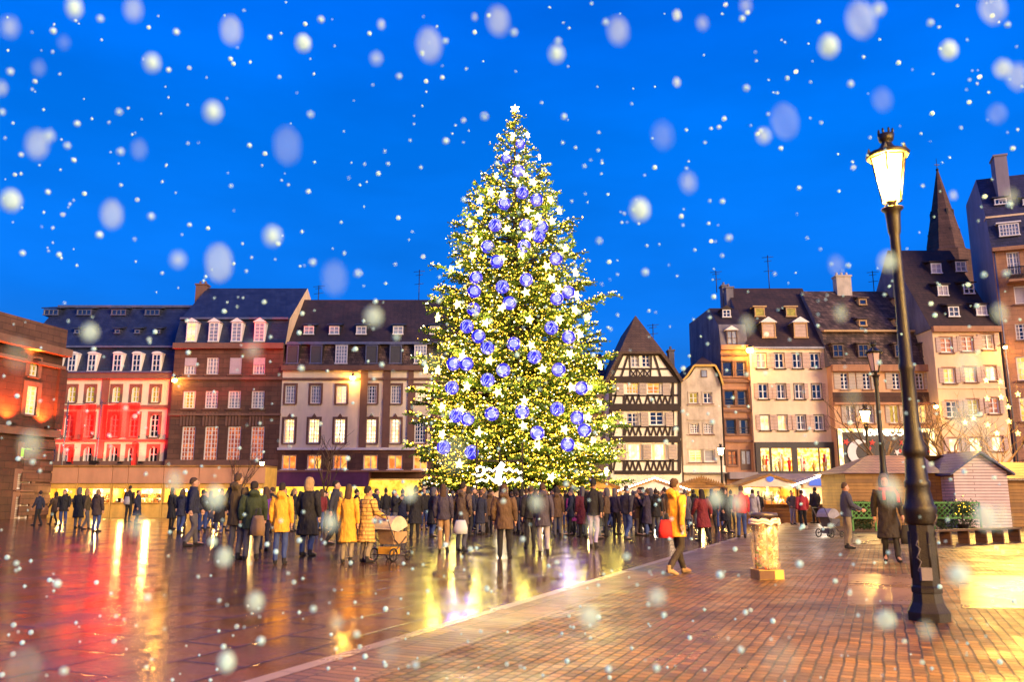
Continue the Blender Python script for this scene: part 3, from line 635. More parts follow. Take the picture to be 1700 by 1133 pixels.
b.bandx('cornice', M['sandstone_orange'], b.Z(552), b.Z(543), .4); b.bandx('string_course', M['plaster_warm'], b.Z(645)-.06, b.Z(645)+.06, .08)
b.roof([(-.1, 546), (6.2, 416), (12, 546)], M['tile_brown'], side=M['plaster_grey'])
for x, y in ((1554, 446), (1595, 443), (1565, 483), (1608, 480), (1583, 518), (1629, 516)): b.dormer((x, y, 13, 14), 'shed', wallm='tile_brown', roofm='tile_brown', nv=1, nh=1, pane=rnd.choice(['glass_curtain', 'glass_dark', 'blind_lilac']))
# ---- 10: big corner building at the right edge
b = House('corner_building', 1672, 1870, 640, 66, 'orange stone building with violet slate mansard, tall chimney and balcony at right edge', 'building', YR=63.2)
wl = [(1683, 437, 22, 38, dict(frame='frame_white', pane='glass_curtain', nv=3, nh=3)), (1696, 490, 24, 30, dict(pane='blind_lilac', nv=0, nh=0)), (1696, 551, 20, 27, {}), (1700, 612, 24, 40, dict(pane='lit_yellow')), (1705, 680, 24, 40, dict(pane='lit_yellow')), (1712, 745, 24, 36, dict(pane='lit_bright'))]
wl += [(w[0]+60, w[1]-2, w[2], w[3], w[4]) for w in wl]+[(w[0]+118, w[1]-4, w[2], w[3], w[4]) for w in wl]
b.wall(M['sandstone_orange'], b.Z(409), wl, 9.1, side=M['gable_grey']); b.windows(wl, nv=2, nh=3)
b.roof([(0, 409), (.8, 356), (.9, 354), (3.2, 288), (9, 330), (9.1, 409)], M['slate_dark'], x0=0, side=M['gable_grey'])
b.bandx('cornice', M['sandstone_orange'], b.Z(414), b.Z(408), .45); b.bandx('eaves_board', M['plaster_warm'], b.Z(357, 1.1), b.Z(354, 1.1), -.8, y1=1.7)
b.dormer((1675, 382, 28, 20), 'flat', frame='frame_white', pane='glass_curtain', nv=5, nh=2, wallm='slate_dark', roofm='frame_white')
b.dormer((1735, 382, 28, 20), 'flat', frame='frame_white', pane='glass_curtain', nv=5, nh=2, wallm='slate_dark', roofm='frame_white')
for x in (1661, 1708): b.dormer((x, 335, 16, 9), 'shed', wallm='slate_dark', roofm='slate_dark', frame='frame_white', nv=2, nh=0)
b.chimney(1657, 262, 312, 19, 2.2, M['gable_grey'], 0, 1.6)
z0 = b.Z(466); x0, x1 = b.X(1660, 460), b.X(1760, 460); mb = MB(); mb.box(x0+.4, x1, -1.1, 0, z0-.2, z0); o = mb.build('balcony', M['sandstone_orange'], b.root)
mb = MB()
for k in range(40): q = x0+.45+(x1-x0-.5)*k/39; mb.box(q-.02, q+.02, -1.06, -1.02, z0, z0+1.0)
mb.box(x0+.4, x1, -1.07, -1.0, z0+.98, z0+1.05); mb.build('railing', M['iron'], o)
for k, (px, py) in enumerate(((1668, 500), (1670, 560))): pass
mb = MB(); x = .12; mb.tube([(x, -.12, 1), (x, -.12, b.Z(412))], .07, 6); mb.build('drainpipe', M['gutter'], b.root)
# ---- church spire behind
bp_ = P(1572, 417, 110); ap = P(1556, 283, 110); w = 30/F*110
t = empty('church_tower', (ap.x, 110, 0), 0, 'brown stone church spire rising behind the rooftops on the right', 'tower')
mb = MB(); mb.lathe([(0, 3.2), (bp_.z-.4, 3.2)], n=8, smooth=False); mb.build('tower', M['sandstone'], t)
mb = MB(); n = 12; hh = ap.z-bp_.z
mb.lathe([(bp_.z-.4, 2.75), (bp_.z+.1, 2.5)] + [(bp_.z+hh*k/n, 2.5*(1-k/n)+.12) for k in range(1, n+1)], n=8, smooth=False); mb.build('spire', M['sandstone'], t)
mb = MB()
for lv in (.10, .35):
    for k in range(8):
        a = R(22.5+45*k)+.39; r = 2.5*(1-lv)*.86; c = (r*math.cos(a), r*math.sin(a)); mb.box(c[0]-.14, c[0]+.14, c[1]-.14, c[1]+.14, bp_.z+hh*lv, bp_.z+hh*lv+1.6)
o = mb.build('lucarnes', M['timber'], t); o['kind'] = 'stuff'
mb = MB(); mb.tube([(0, 0, ap.z-.2), (0, 0, P(1556, 263, 110).z)], [.07, .03], 6); mb.box(-.35, .35, -.04, .04, ap.z+.8, ap.z+.9); mb.ell((0, 0, ap.z+.1), .22, .22, .22, 8, 5); mb.build('finial', M['iron'], t)
# ---- sandstone palace at left edge, its side front runs away from us
b = House('sandstone_palace', -330, 104, 600, 39, 'dark red sandstone palace lit orange from below its cornice, at the left edge', 'building', YR=56)
S = lambda px, py: b.m(px, py)
zc = S(100, 582)[1]; wl = [(52, 665, 18, 48, dict(pane='lit_yellow', nv=1, nh=5)), (56, 612, 14, 26, dict(pane='lit_gold', nv=1, nh=2)), (45, 752, 22, 18, dict(pane='lit_green', nv=0, nh=0)), (40, 800, 24, 26, dict(pane='shutter_tan', nv=0, nh=0)), (36, 845, 24, 40, dict(pane='shutter_tan', nv=1, nh=1))]
ws = [b.rect(*w[:4]) for w in wl]
b.wall(M['sandstone_red'], zc+.8, wl, 16); b.windows(wl, surround='sandstone_trim', sw=.3)
b.bandx('cornice', M['sandstone_trim'], zc-.45, zc+.05, .7); b.bandx('cornice', M['sandstone_trim'], zc-1.3, zc-1.1, .3); b.bandx('parapet', M['sandstone'], zc+.06, zc+1.5, .12)
for s_ in (.25, 5.5, 10.6, b.W-.35): b.bandx('pilaster', M['sandstone_red'], 5.9, zc-1.3, .22, s_, s_+.7)
for py in (700,): b.bandx('string_course', M['sandstone_trim'], 5.3, 5.8, .35)
for k in range(7): b.bandx('rustication', M['sandstone'], .2+k*.72, .2+k*.72+.6, .1, b.W-2.6, b.W)
b.roofprof = None; mb = MB(); z = zc+1.4
mb.face([(0, 1, z), (b.W-.6, 1, z), (b.W-6, 8, z+3.2), (0, 8, z+3.2)]); mb.face([(b.W-.6, 1, z), (b.W-.6, 15, z), (b.W-6, 8, z+3.2)]); mb.face([(0, 15, z), (0, 8, z+3.2), (b.W-6, 8, z+3.2), (b.W-.6, 15, z)]); mb.face([(0, 1, z), (0, 8, z+3.2), (0, 15, z)])
mb.face([(0, .9, zc+.8), (b.W-.3, .9, zc+.8), (b.W-.3, 15.5, zc+.8), (0, 15.5, zc+.8)])
mb.build('roof', M['slate'], b.root)
palace = b
def flood(s_, zz, colr, en, tgt=1, off=.55, parent=None):
    mb = MB(); mb.box(s_-.2, s_+.2, -off-.15, -off+.1, zz-.12, zz); f = mb.build('floodlight', M['iron'], palace.root)
    ld = bpy.data.lights.new('floodlight_beam', 'SPOT'); ld.energy = en; ld.color = colr; ld.spot_size = R(120); ld.spot_blend = .8; ld.shadow_soft_size = .1
    lo = bpy.data.objects.new('floodlight_beam', ld); col.objects.link(lo); lo.parent = f; lo.location = (s_, -off, zz+.1*tgt)
    lo.rotation_euler = (R(180-12) if tgt > 0 else R(12), 0, 0)
for s_ in (b.W-1.4, b.W-4.4, b.W-7.6, b.W-11): flood(s_, 5.95, (1, .12, .015), 3000)
for s_ in (b.W-3, b.W-7, b.W-11, b.W-15): flood(s_, zc-1.05, (1, .3, .03), 700)
# ---------------------------------------------------------------- ground
AX = R(-24)   # paving runs 24 degrees right of the view axis
def ground_mat(name, c1, c2, mortar, bw, bh, ms, r0, r1, bump, wet=.5, off=.5, dist=.02, morttint=1, bscale=1.0, sq=0):
    m, nt, b = NT(name); tc, uv = wall_uv(nt, horizontal=True, rot=-(math.pi/2+AX))
    nd = node(nt, 'ShaderNodeTexNoise'); nd.inputs['Scale'].default_value = 3.0; L(nt, uv, nd.inputs['Vector'])
    sub = node(nt, 'ShaderNodeVectorMath', operation='SUBTRACT'); sub.inputs[1].default_value = (.5, .5, .5); L(nt, nd.outputs['Color'], sub.inputs[0])
    sc_ = node(nt, 'ShaderNodeVectorMath', operation='SCALE'); sc_.inputs['Scale'].default_value = dist; L(nt, sub.outputs[0], sc_.inputs[0])
    ad = node(nt, 'ShaderNodeVectorMath', operation='ADD'); L(nt, uv, ad.inputs[0]); L(nt, sc_.outputs[0], ad.inputs[1])
    bt = node(nt, 'ShaderNodeTexBrick'); L(nt, ad.outputs[0], bt.inputs['Vector']); bt.inputs['Scale'].default_value = 1; bt.offset = off
    bt.inputs['Brick Width'].default_value = bw; bt.inputs['Row Height'].default_value = bh; bt.inputs['Mortar Size'].default_value = ms; bt.inputs['Mortar Smooth'].default_value = .6
    bt.inputs['Color1'].default_value = c1+(1,); bt.inputs['Color2'].default_value = c2+(1,); bt.inputs['Mortar'].default_value = mortar+(1,)
    n1 = node(nt, 'ShaderNodeTexNoise'); n1.inputs['Scale'].default_value = .35; n1.inputs['Detail'].default_value = 7; n1.inputs['Roughness'].default_value = .6; L(nt, tc.outputs['Object'], n1.inputs['Vector'])
    mr = node(nt, 'ShaderNodeMapRange'); mr.inputs[1].default_value = .35; mr.inputs[2].default_value = .65; mr.inputs[3].default_value = .55; mr.inputs[4].default_value = 1.3; L(nt, n1.outputs[0], mr.inputs[0])
    mx = node(nt, 'ShaderNodeVectorMath', operation='MULTIPLY'); L(nt, bt.outputs['Color'], mx.inputs[0]); L(nt, mr.outputs[0], mx.inputs[1]); L(nt, mx.outputs[0], b.inputs['Base Color'])
    rr = node(nt, 'ShaderNodeMapRange'); rr.inputs[1].default_value = .35; rr.inputs[2].default_value = .65; rr.inputs[3].default_value = r0; rr.inputs[4].default_value = r1
    n3 = node(nt, 'ShaderNodeTexNoise'); n3.inputs['Scale'].default_value = .8; n3.inputs['Detail'].default_value = 8; n3.inputs['Roughness'].default_value = .7; L(nt, tc.outputs['Object'], n3.inputs['Vector']); L(nt, n3.outputs[0], rr.inputs[0])
    L(nt, rr.outputs[0], b.inputs['Roughness']); b.inputs['Specular IOR Level'].default_value = .75 if name != 'cobbles' else .45
    n2 = node(nt, 'ShaderNodeTexNoise'); n2.inputs['Scale'].default_value = 14*bscale; n2.inputs['Detail'].default_value = 5; L(nt, tc.outputs['Object'], n2.inputs['Vector'])
    bp = node(nt, 'ShaderNodeBump'); bp.inputs['Strength'].default_value = bump*.35; bp.inputs['Distance'].default_value = .012; L(nt, n2.outputs[0], bp.inputs['Height'])
    # every stone lies at a slightly different height
    vo = node(nt, 'ShaderNodeRGBToBW'); L(nt, bt.outputs['Color'], vo.inputs[0])
    b3 = node(nt, 'ShaderNodeBump', invert=True); b3.inputs['Strength'].default_value = bump; b3.inputs['Distance'].default_value = .02; L(nt, bt.outputs['Fac'], b3.inputs['Height']); L(nt, bp.outputs[0], b3.inputs['Normal'])
    L(nt, b3.outputs[0], b.inputs['Normal'])
    return m
M['ground_far'] = ground_mat('ground_far', (.08,.055,.05), (.07,.05,.05), (.03,.02,.02), 1.2, .6, .01, .3, .5, .2)
M['slabs'] = ground_mat('wet_slabs', (.17,.072,.03), (.115,.052,.026), (.008,.005,.005), 1.5, .75, .03, .09, .25, .34, dist=.03)
M['cobbles'] = ground_mat('cobbles', (.27,.125,.022), (.075,.034,.010), (.008,.005,.004), .135, .112, .013, .26, .62, 1.0, dist=.045)
M['small_setts'] = ground_mat('small_setts', (.24,.11,.03), (.12,.055,.02), (.012,.008,.006), .12, .45, .012, .30, .5, .6, dist=.03)
M['kerb_pale'] = ground_mat('kerb_pale', (.34,.25,.21), (.28,.2,.17), (.03,.02,.02), 1.2, .5, .01, .22, .4, .2)
M['slab_smooth'] = ground_mat('slab_smooth', (.22,.14,.07), (.18,.11,.055), (.05,.03,.02), .8, 2, .006, .22, .4, .35, dist=.0, bscale=.5)
def sheet(name, pts, z, m, kind='structure'):
    mb = MB(); mb.face([(x, y, z) for x, y in pts]); o = mb.build(name, m); o['kind'] = kind; return o
sheet('ground', [(-400, -60), (400, -60), (400, 900), (-400, 900)], 0, M['ground_far'])
a = G(520, 1100); b2 = G(1060, 941); dr = (b2-a).normalized(); nr = Vector((dr.y, -dr.x, 0))   # strip direction and its right-hand normal
AX2 = math.atan2(dr.x, dr.y)
def onl(s_, o): p = a + dr*s_ + nr*o; return (p.x, p.y)
sheet('slab_paving', [onl(-12, -60), onl(-12, 0), onl(58, 0), onl(75, -60)], .004, M['slabs'])
sheet('kerb_strip', [onl(-12, 0), onl(-12, .17), onl(58, .17), onl(58, 0)], .008, M['kerb_pale'])
sheet('sett_paving', [onl(-12, .17), onl(-12, .9), onl(58, .9), onl(58, .17)], .004, M['small_setts'])
sheet('cobble_paving', [onl(-12, .9), onl(-14, 40), onl(45, 60), onl(58, .9)], .006, M['cobbles'])
for q in (((1407, 1006), (1541, 1006), (1541, 955), (1409, 955)), ((1596, 1012), (1760, 1012), (1730, 957), (1590, 957)), ((1415, 905), (1462, 905), (1456, 885), (1418, 885)), ):
    sheet('stone_slab', [G(*p)[:2] for p in q], .011, M['slab_smooth'])
# ---------------------------------------------------------------- big decorated tree
TY = 54.0; TX = P(855, 500, TY).x
sil = [(178,1.5),(188,6),(200,9),(230,26),(260,36),(290,47),(340,76),(390,93),(440,114),(480,126),(520,138),(580,154),(610,161),(660,162),(710,167),(750,166),(785,160),(808,146)]
prof = []
for py, hw in sil:
    z = P(855, py, TY).z; prof.append((z, abs(P(855+hw, py, TY).x - P(855, py, TY).x)))
prof.sort(); ZB, ZT = prof[0][0], prof[-1][0]
def trad(z):
    if z <= prof[0][0]: return prof[0][1]*.6
    for (za, ra), (zb, rb) in zip(prof, prof[1:]):
        if za <= z <= zb: return ra+(rb-ra)*(z-za)/(zb-za)
    return 0
tree = empty('christmas_tree', (TX, TY, 0), 0, 'giant green conifer covered in golden fairy lights, centre of the square', 'tree')
mb = MB(); mb.tube([(0, 0, 0), (0, 0, 3), (0, 0, 14), (0, 0, ZT-.8)], [.5, .42, .25, .04], 10); mb.build('trunk', M['bark'], tree)
limb = MB(); fol = MB(); bulbs = []
def frond(base, dirv, ln, wd):
    """one drooping spray of needles: a spine with many small blades"""
    d = Vector(dirv).normalized(); side = d.cross(Vector((0,0,1))).normalized(); n = max(4, int(ln/.13))
    for i in range(n):
        t = (i+rnd.random())/n; c = Vector(base) + d*ln*t + Vector((0, 0, -.12*ln*t*t)); w = wd*(1-t*.75)
        for s_ in (-1, 1):
            tip = c + side*s_*w*rnd.uniform(.6, 1) + d*w*rnd.uniform(.3, .8) + Vector((0, 0, rnd.uniform(-.16, .08)))
            q = (d*.10 + Vector((0, 0, rnd.uniform(-.06, .06))))
            fol.face([c-q, tip, c+q])
NL = 1150
for i in range(NL):
    u = ((i+rnd.random())/NL); z = ZB + (ZT-ZB)*(1-math.sqrt(1-u*.999))*1.0
    if z > ZT-.5: z = ZT-.5
    wh = .86 + .15*math.sin(z*2*math.pi/1.9+.6*math.sin(i*2.4)); r = trad(z)*wh*rnd.choice((rnd.uniform(.62, .95), rnd.uniform(.9, 1.12))) + .05; az = i*2.39996 + rnd.uniform(-.3, .3)
    if rnd.random() < .06: r *= 1.12
    dh = Vector((math.cos(az), math.sin(az), 0)); up = -.10 + .55*(z-ZB)/(ZT-ZB)
    b0 = Vector((0, 0, z - r*up*.55)); tip = dh*r + Vector((0, 0, z + r*up*.35 + .12))
    mid = dh*r*.55 + Vector((0, 0, z - r*.08))
    limb.tube([b0, mid, tip], [.02+.012*r, .02+.006*r, .01], 4)
    for k in range(max(3, int(r*2.6))):
        t = rnd.uniform(.3, 1) if r > 1.2 else rnd.uniform(.1, 1); t = t**.75
        p = b0.lerp(mid, t*2) if t < .5 else mid.lerp(tip, t*2-1)
        sd = dh.cross(Vector((0,0,1)))*rnd.choice((-1, 1))*rnd.uniform(.3, 1.1)
        dv = dh*rnd.uniform(.4, 1)+sd+Vector((0,0,rnd.uniform(-.25, .3))); ln = rnd.uniform(.45, 1.05)*(.5+.5*min(1, r/3)); frond(p, dv, ln, .32*(.55+.45*min(1, r/3)))
        if t > .45 or r < 2:
            for _ in range(rnd.choice((2, 2, 3))):
                q = p + Vector(dv).normalized()*ln*rnd.uniform(.1, 1) + Vector((rnd.uniform(-.1, .1), rnd.uniform(-.1, .1), rnd.uniform(.0, .16))); bulbs.append(q)
    frond(mid.lerp(tip, .5), tip-mid, (tip-mid).length*.6, .26*(.5+.5*min(1, r/3))); bulbs.append(tip+Vector((0, 0, .05)))
    bulbs.append(mid.lerp(tip, .5)+Vector((0, 0, .08)))
for k in range(40): z = ZT-1.6*rnd.random()**1.3; a_ = rnd.random()*6.28; frond((0, 0, z), (math.cos(a_), math.sin(a_), .5), .12+.25*(ZT-z), .1); bulbs.append(Vector((math.cos(a_)*.1*(1+ZT-z), math.sin(a_)*.12, z)))
limb.build('limbs', M['bark'], tree); fol.build('crown', M['conifer'], tree)
# fairy lights: a garland hung over the tree
gar = empty('fairy_light_garland', (TX, TY, 0), 0, 'long garland of tiny golden fairy lights wound over the whole big tree', 'light string')
rnd.shuffle(bulbs)
bulbs = [q for q in bulbs if q.y < 1.5 or rnd.random() < .3]
front = sorted(bulbs, key=lambda q: q.y)[:400]; hero = rnd.sample(front, 100); hs = {id(q) for q in hero}
def octa(mb, q, r):
    v = [(r,0,0),(-r,0,0),(0,r,0),(0,-r,0),(0,0,r),(0,0,-r)]; n = len(mb.v); mb.v += [(q[0]+x, q[1]+y, q[2]+z) for x, y, z in v]
    for f in ((0,2,4),(2,1,4),(1,3,4),(3,0,4),(2,0,5),(1,2,5),(3,1,5),(0,3,5)): mb.f.append(tuple(n+i for i in f)); mb.m.append(mb.cur); mb.sm.append(False)
mb = MB()
for q in bulbs:
    if id(q) in hs: continue
    mb.cur = 1 if rnd.random() < .12 else 0; octa(mb, q, rnd.choice((.03, .036, .042, .06)))
o = mb.build('bulbs', [M['fairy'], M['fairy_white']], gar); o['kind'] = 'stuff'
mb = MB(); octa(mb, (0,0,0), .05); bm_ = mb.mesh('bulb'); bm_.materials.append(M['fairy'])
for q in hero: o = bpy.data.objects.new('bulb', bm_); col.objects.link(o); o.parent = gar; o.location = q
mb = MB(); hero_w = sorted(bulbs, key=lambda q: (round(q.z), math.atan2(q.y, q.x)))[::6]
for q0, q1 in zip(hero_w, hero_w[1:]):
    if (q0-q1).length < 1.5: mb.tube([q0, (q0+q1)/2-Vector((0, 0, .08)), q1], .008, 3)
mb.build('wire', M['lattice_green'], gar)
# stars and baubles hung on it
ORD = 'first second third fourth fifth sixth seventh eighth ninth tenth eleventh twelfth thirteenth fourteenth fifteenth sixteenth seventeenth eighteenth nineteenth twentieth'.split()
ORD += ['twenty-'+o for o in ORD[:9]] + ['thirtieth'] + ['thirty-'+o for o in ORD[:9]]
def surf(px, py, push=.93):
    z = P(px, py, TY).z
    for _ in range(5):
        r = trad(z); y = TY - 1; x = P(px, py, TY).x - TX
        dd = math.sqrt(max(r*r*push - x*x, 0)); Y = TY-dd; z = P(px, py, Y).z
    p = P(px, py, Y-.15); return p, r
c1 = lambda x, y: (690+.3*x, 160+.3*y); c2_ = lambda x, y: (680+.3177*x, 480+.3177*y)
stars = [c1(*q) for q in ((540,215),(620,212),(505,315),(565,340),(685,335),(445,440),(610,435),(550,465),(650,475),(415,530),(485,540),(355,575),(620,630),(358,640),(675,668),(795,632),(300,700),(505,735),(755,690),(745,573),(630,770),(335,795),(480,900),(590,880),(830,845),(315,880),(240,930),(197,960),(725,940),(885,975),(750,1010),(610,1085),(340,1060),(790,1062),(890,1100))]
stars += [c2_(*q) for q in ((250,80),(480,100),(398,178),(625,160),(783,160),(147,150),(865,110),(930,150),(890,235),(838,340),(635,295),(275,350),(418,375),(695,418),(85,420),(148,425),(995,400),(845,515),(940,510),(300,510),(460,540),(600,585),(170,620),(270,635),(595,715),(360,750),(170,760),(810,735),(993,605),(1022,713),(933,670),(260,915),(740,985),(1075,870),(1028,955),(890,830),(960,800),(670,820))]
balls = [(c1(*q), 1) for q in ((580,270),(500,350),(570,420),(490,600),(670,580),(608,720),(698,730),(600,835),(398,838),(450,920),(776,905),(612,1020),(335,1010),(325,1085),(780,1125),(845,1090))] + [(c1(*q), 0) for q in ((590,540),(440,720),(680,780),(480,1060))]
balls += [(c2_(*q), 1) for q in ((522,78),(335,110),(361,252),(544,291),(830,255),(230,395),(298,395),(490,428),(778,425),(897,521),(303,680),(430,655),(588,645),(875,675),(912,740),(667,755),(825,815))] + [(c2_(*q), 0) for q in ((300,200),(408,310),(652,358),(222,520),(408,480),(245,665),(180,830),(325,855),(770,630),(740,207))]
def where(items, noun):
    """label each by side of the tree and rank from the top within that side"""
    res = {}
    groups = {}
    for i, (x, y) in enumerate(items):
        hw = 10 + (y-178)*.27; s_ = 'left edge' if x < 855-hw*.62 else 'left half' if x < 855-hw*.2 else 'middle' if x < 855+hw*.2 else 'right half' if x < 855+hw*.62 else 'right edge'
        groups.setdefault(s_, []).append((y, i))
    for s_, g in groups.items():
        for k, (_, i) in enumerate(sorted(g)): res[i] = f'{noun}, {ORD[k]} from the top in the tree\'s {s_}'
    return res
starm = MB(); starm.star((0, 0, 0), .36, .16)
star_me = starm.mesh('star'); star_me.materials.append(M['star_light'])
lab = where(stars, 'glowing pale yellow star')
pick = set()
for i, (px, py) in enumerate(stars):
    p, r = surf(px, py); az = math.atan2(p.x-TX, -(p.y-TY))
    t = empty('light_star', p, az*.85, lab[i], 'star light', 'lit stars hung on the big tree')
    o = bpy.data.objects.new('star', star_me); col.objects.link(o); o.parent = t; o.rotation_euler = (0, rnd.uniform(-.5, .5), 0)
    s_ = .62 if py < 300 else .85; o.scale = (s_, s_, s_)
    if i == 0: hm = MB(); hm.tube([(0, 0, .33), (0, .1, .7)], .012, 4); hk = hm.mesh('hook'); hk.materials.append(M['iron'])
    o = bpy.data.objects.new('hook', hk); col.objects.link(o); o.parent = t
    if 1:
        ld = bpy.data.lights.new('star_glow', 'POINT'); ld.energy = 85 if py < 640 else 140; ld.color = (1, .80, .12); ld.shadow_soft_size = .3
        lo = bpy.data.objects.new('star_glow', ld); col.objects.link(lo); lo.parent = t; lo.location = (0, -.45, 0)
core = MB(); core.ell((0, -.16, -.02), .27, .27, .27, 16, 10); shell = MB(); shell.ell((0, .03, 0), .42, .36, .42, 18, 10)   # pale lit globe; the glowing blue ball also shapes its blue halo
core_me = core.mesh('globe'); core_me.materials.append(M['bauble_core']); shell_me = shell.mesh('ball'); shell_me.materials.append(M['bauble_blue'])
for me_ in (core_me, shell_me): me_.polygons.foreach_set('use_smooth', [True]*len(me_.polygons))
core2 = MB(); core2.tube([(.27*math.cos(k*.5), -.20-.12*abs(math.cos(k*.7)), .30*math.sin(k*.83)) for k in range(26)], .028, 5); core2_me = core2.mesh('lit_wire'); core2_me.materials.append(M['bauble_core'])
lab = where([q for q, k in balls], 'bauble'); capm = MB(); capm.lathe([(.29, .07), (.38, .07), (.42, .02)], n=8); cap_me = capm.mesh('cap'); cap_me.materials.append(M['iron_grey'])
for i, ((px, py), k) in enumerate(balls):
    p, r = surf(px, py, .97); p.y -= .25
    t = empty('bauble', p, -math.atan2(p.x, p.y), ('pale lilac glowing ' if k else 'dark blue glowing ')+lab[i], 'bauble', 'glowing baubles hung on the big tree')
    for nm, me_ in (('globe' if k else 'lit_wire', core_me if k else core2_me), ('ball', shell_me), ('cap', cap_me)):
        o = bpy.data.objects.new(nm, me_); col.objects.link(o); o.parent = t
        s_ = .8 if py < 280 else 1; o.scale = (s_,)*3
    if i % 3 == 0:
        ld = bpy.data.lights.new('bauble_glow', 'POINT'); ld.energy = 90; ld.color = (.10, .08, 1); ld.shadow_soft_size = .3
        lo = bpy.data.objects.new('bauble_glow', ld); col.objects.link(lo); lo.parent = t; lo.location = (0, -.5, -.2)
p = P(855, 182, TY); t = empty('tree_topper', (p.x, TY-.1, p.z), 0, 'bright white star standing on the very tip of the tree', 'star light')
mb = MB(); mb.star((0, 0, 0), .34, .14, 6); mb.build('star', M['star_light'], t); mb = MB(); mb.tube([(0, .05, -.8), (0, .05, 0)], .03, 5); mb.build('stem', M['iron'], t)
# lit sign under the tree: scribbled neon in two curved lines with a post
t = empty('neon_sign', P(829, 800, 46.5), 0, 'dazzling white handwriting style neon sign at the foot of the tree', 'sign'); o0 = t.location.copy()
def npx(px, py): q = P(px, py, 46.5)-o0; return (q.x, q.y, q.z)
for nm, pts in (('script_line', [(793,784),(791,778),(796,775),(803,777),(803,786),(797,790),(791,791),(800,789),(806,781),(812,779),(818,783),(824,778),(828,785),(834,779),(840,782),(846,778),(852,784),(858,780),(862,787),(866,784)]),
                ('script_line', [(791,801),(800,797),(808,800),(812,792),(818,797),(822,802),(828,794),(830,803),(838,793),(842,802),(850,796),(856,799),(862,794),(867,800)]),
                ('tall_stroke', [(824,803),(826,790),(828,778),(834,769),(836,771),(831,780),(829,792),(830,806)])):
    mb = MB(); mb.tube([npx(*q) for q in pts], .06 if nm == 'script_line' else .10, 6); mb.build(nm, M['neon_white'], t)
mb = MB(); q = npx(791, 790); q2 = npx(867, 790)
for x in (q[0], 0, q2[0]): mb.box(x-.05, x+.05, .1, .2, -o0.z, 2.2)
mb.box(q[0], q2[0], .1, .18, .5, .6); mb.box(q[0], q2[0], .1, .18, 1.1, 1.2); mb.build('sign_frame', M['iron'], t)
# low fence round the tree
for nm, ra, zc_ in (('barrier', 8.2, 0),):
    for k, ang in enumerate(range(-75, 76, 10)):
        a_ = R(ang); t = empty('barrier', (TX+ra*math.sin(a_), TY-ra*math.cos(a_), 0), a_, f'grey metal crowd barrier, {ORD[k]} from the left in the ring round the tree', 'barrier', 'barriers ringed round the tree')
        mb = MB(); mb.tube([(-.7, 0, .1), (-.7, 0, 1.1), (.7, 0, 1.1), (.7, 0, .1)], .025, 6); mb.build('rail', M['iron_grey'], t)
        mb = MB()
        for j in range(9): x = -.6+1.2*j/8; mb.tube([(x, 0, .2), (x, 0, 1.08)], .012, 4)
        mb.tube([(-.68, 0, .2), (.68, 0, .2)], .02, 5); mb.build('bars', M['iron_grey'], t)
        mb = MB(); mb.box(-.6, -.54, -.25, .25, 0, .04); mb.box(.54, .6, -.25, .25, 0, .04); mb.build('foot', M['iron_grey'], t)
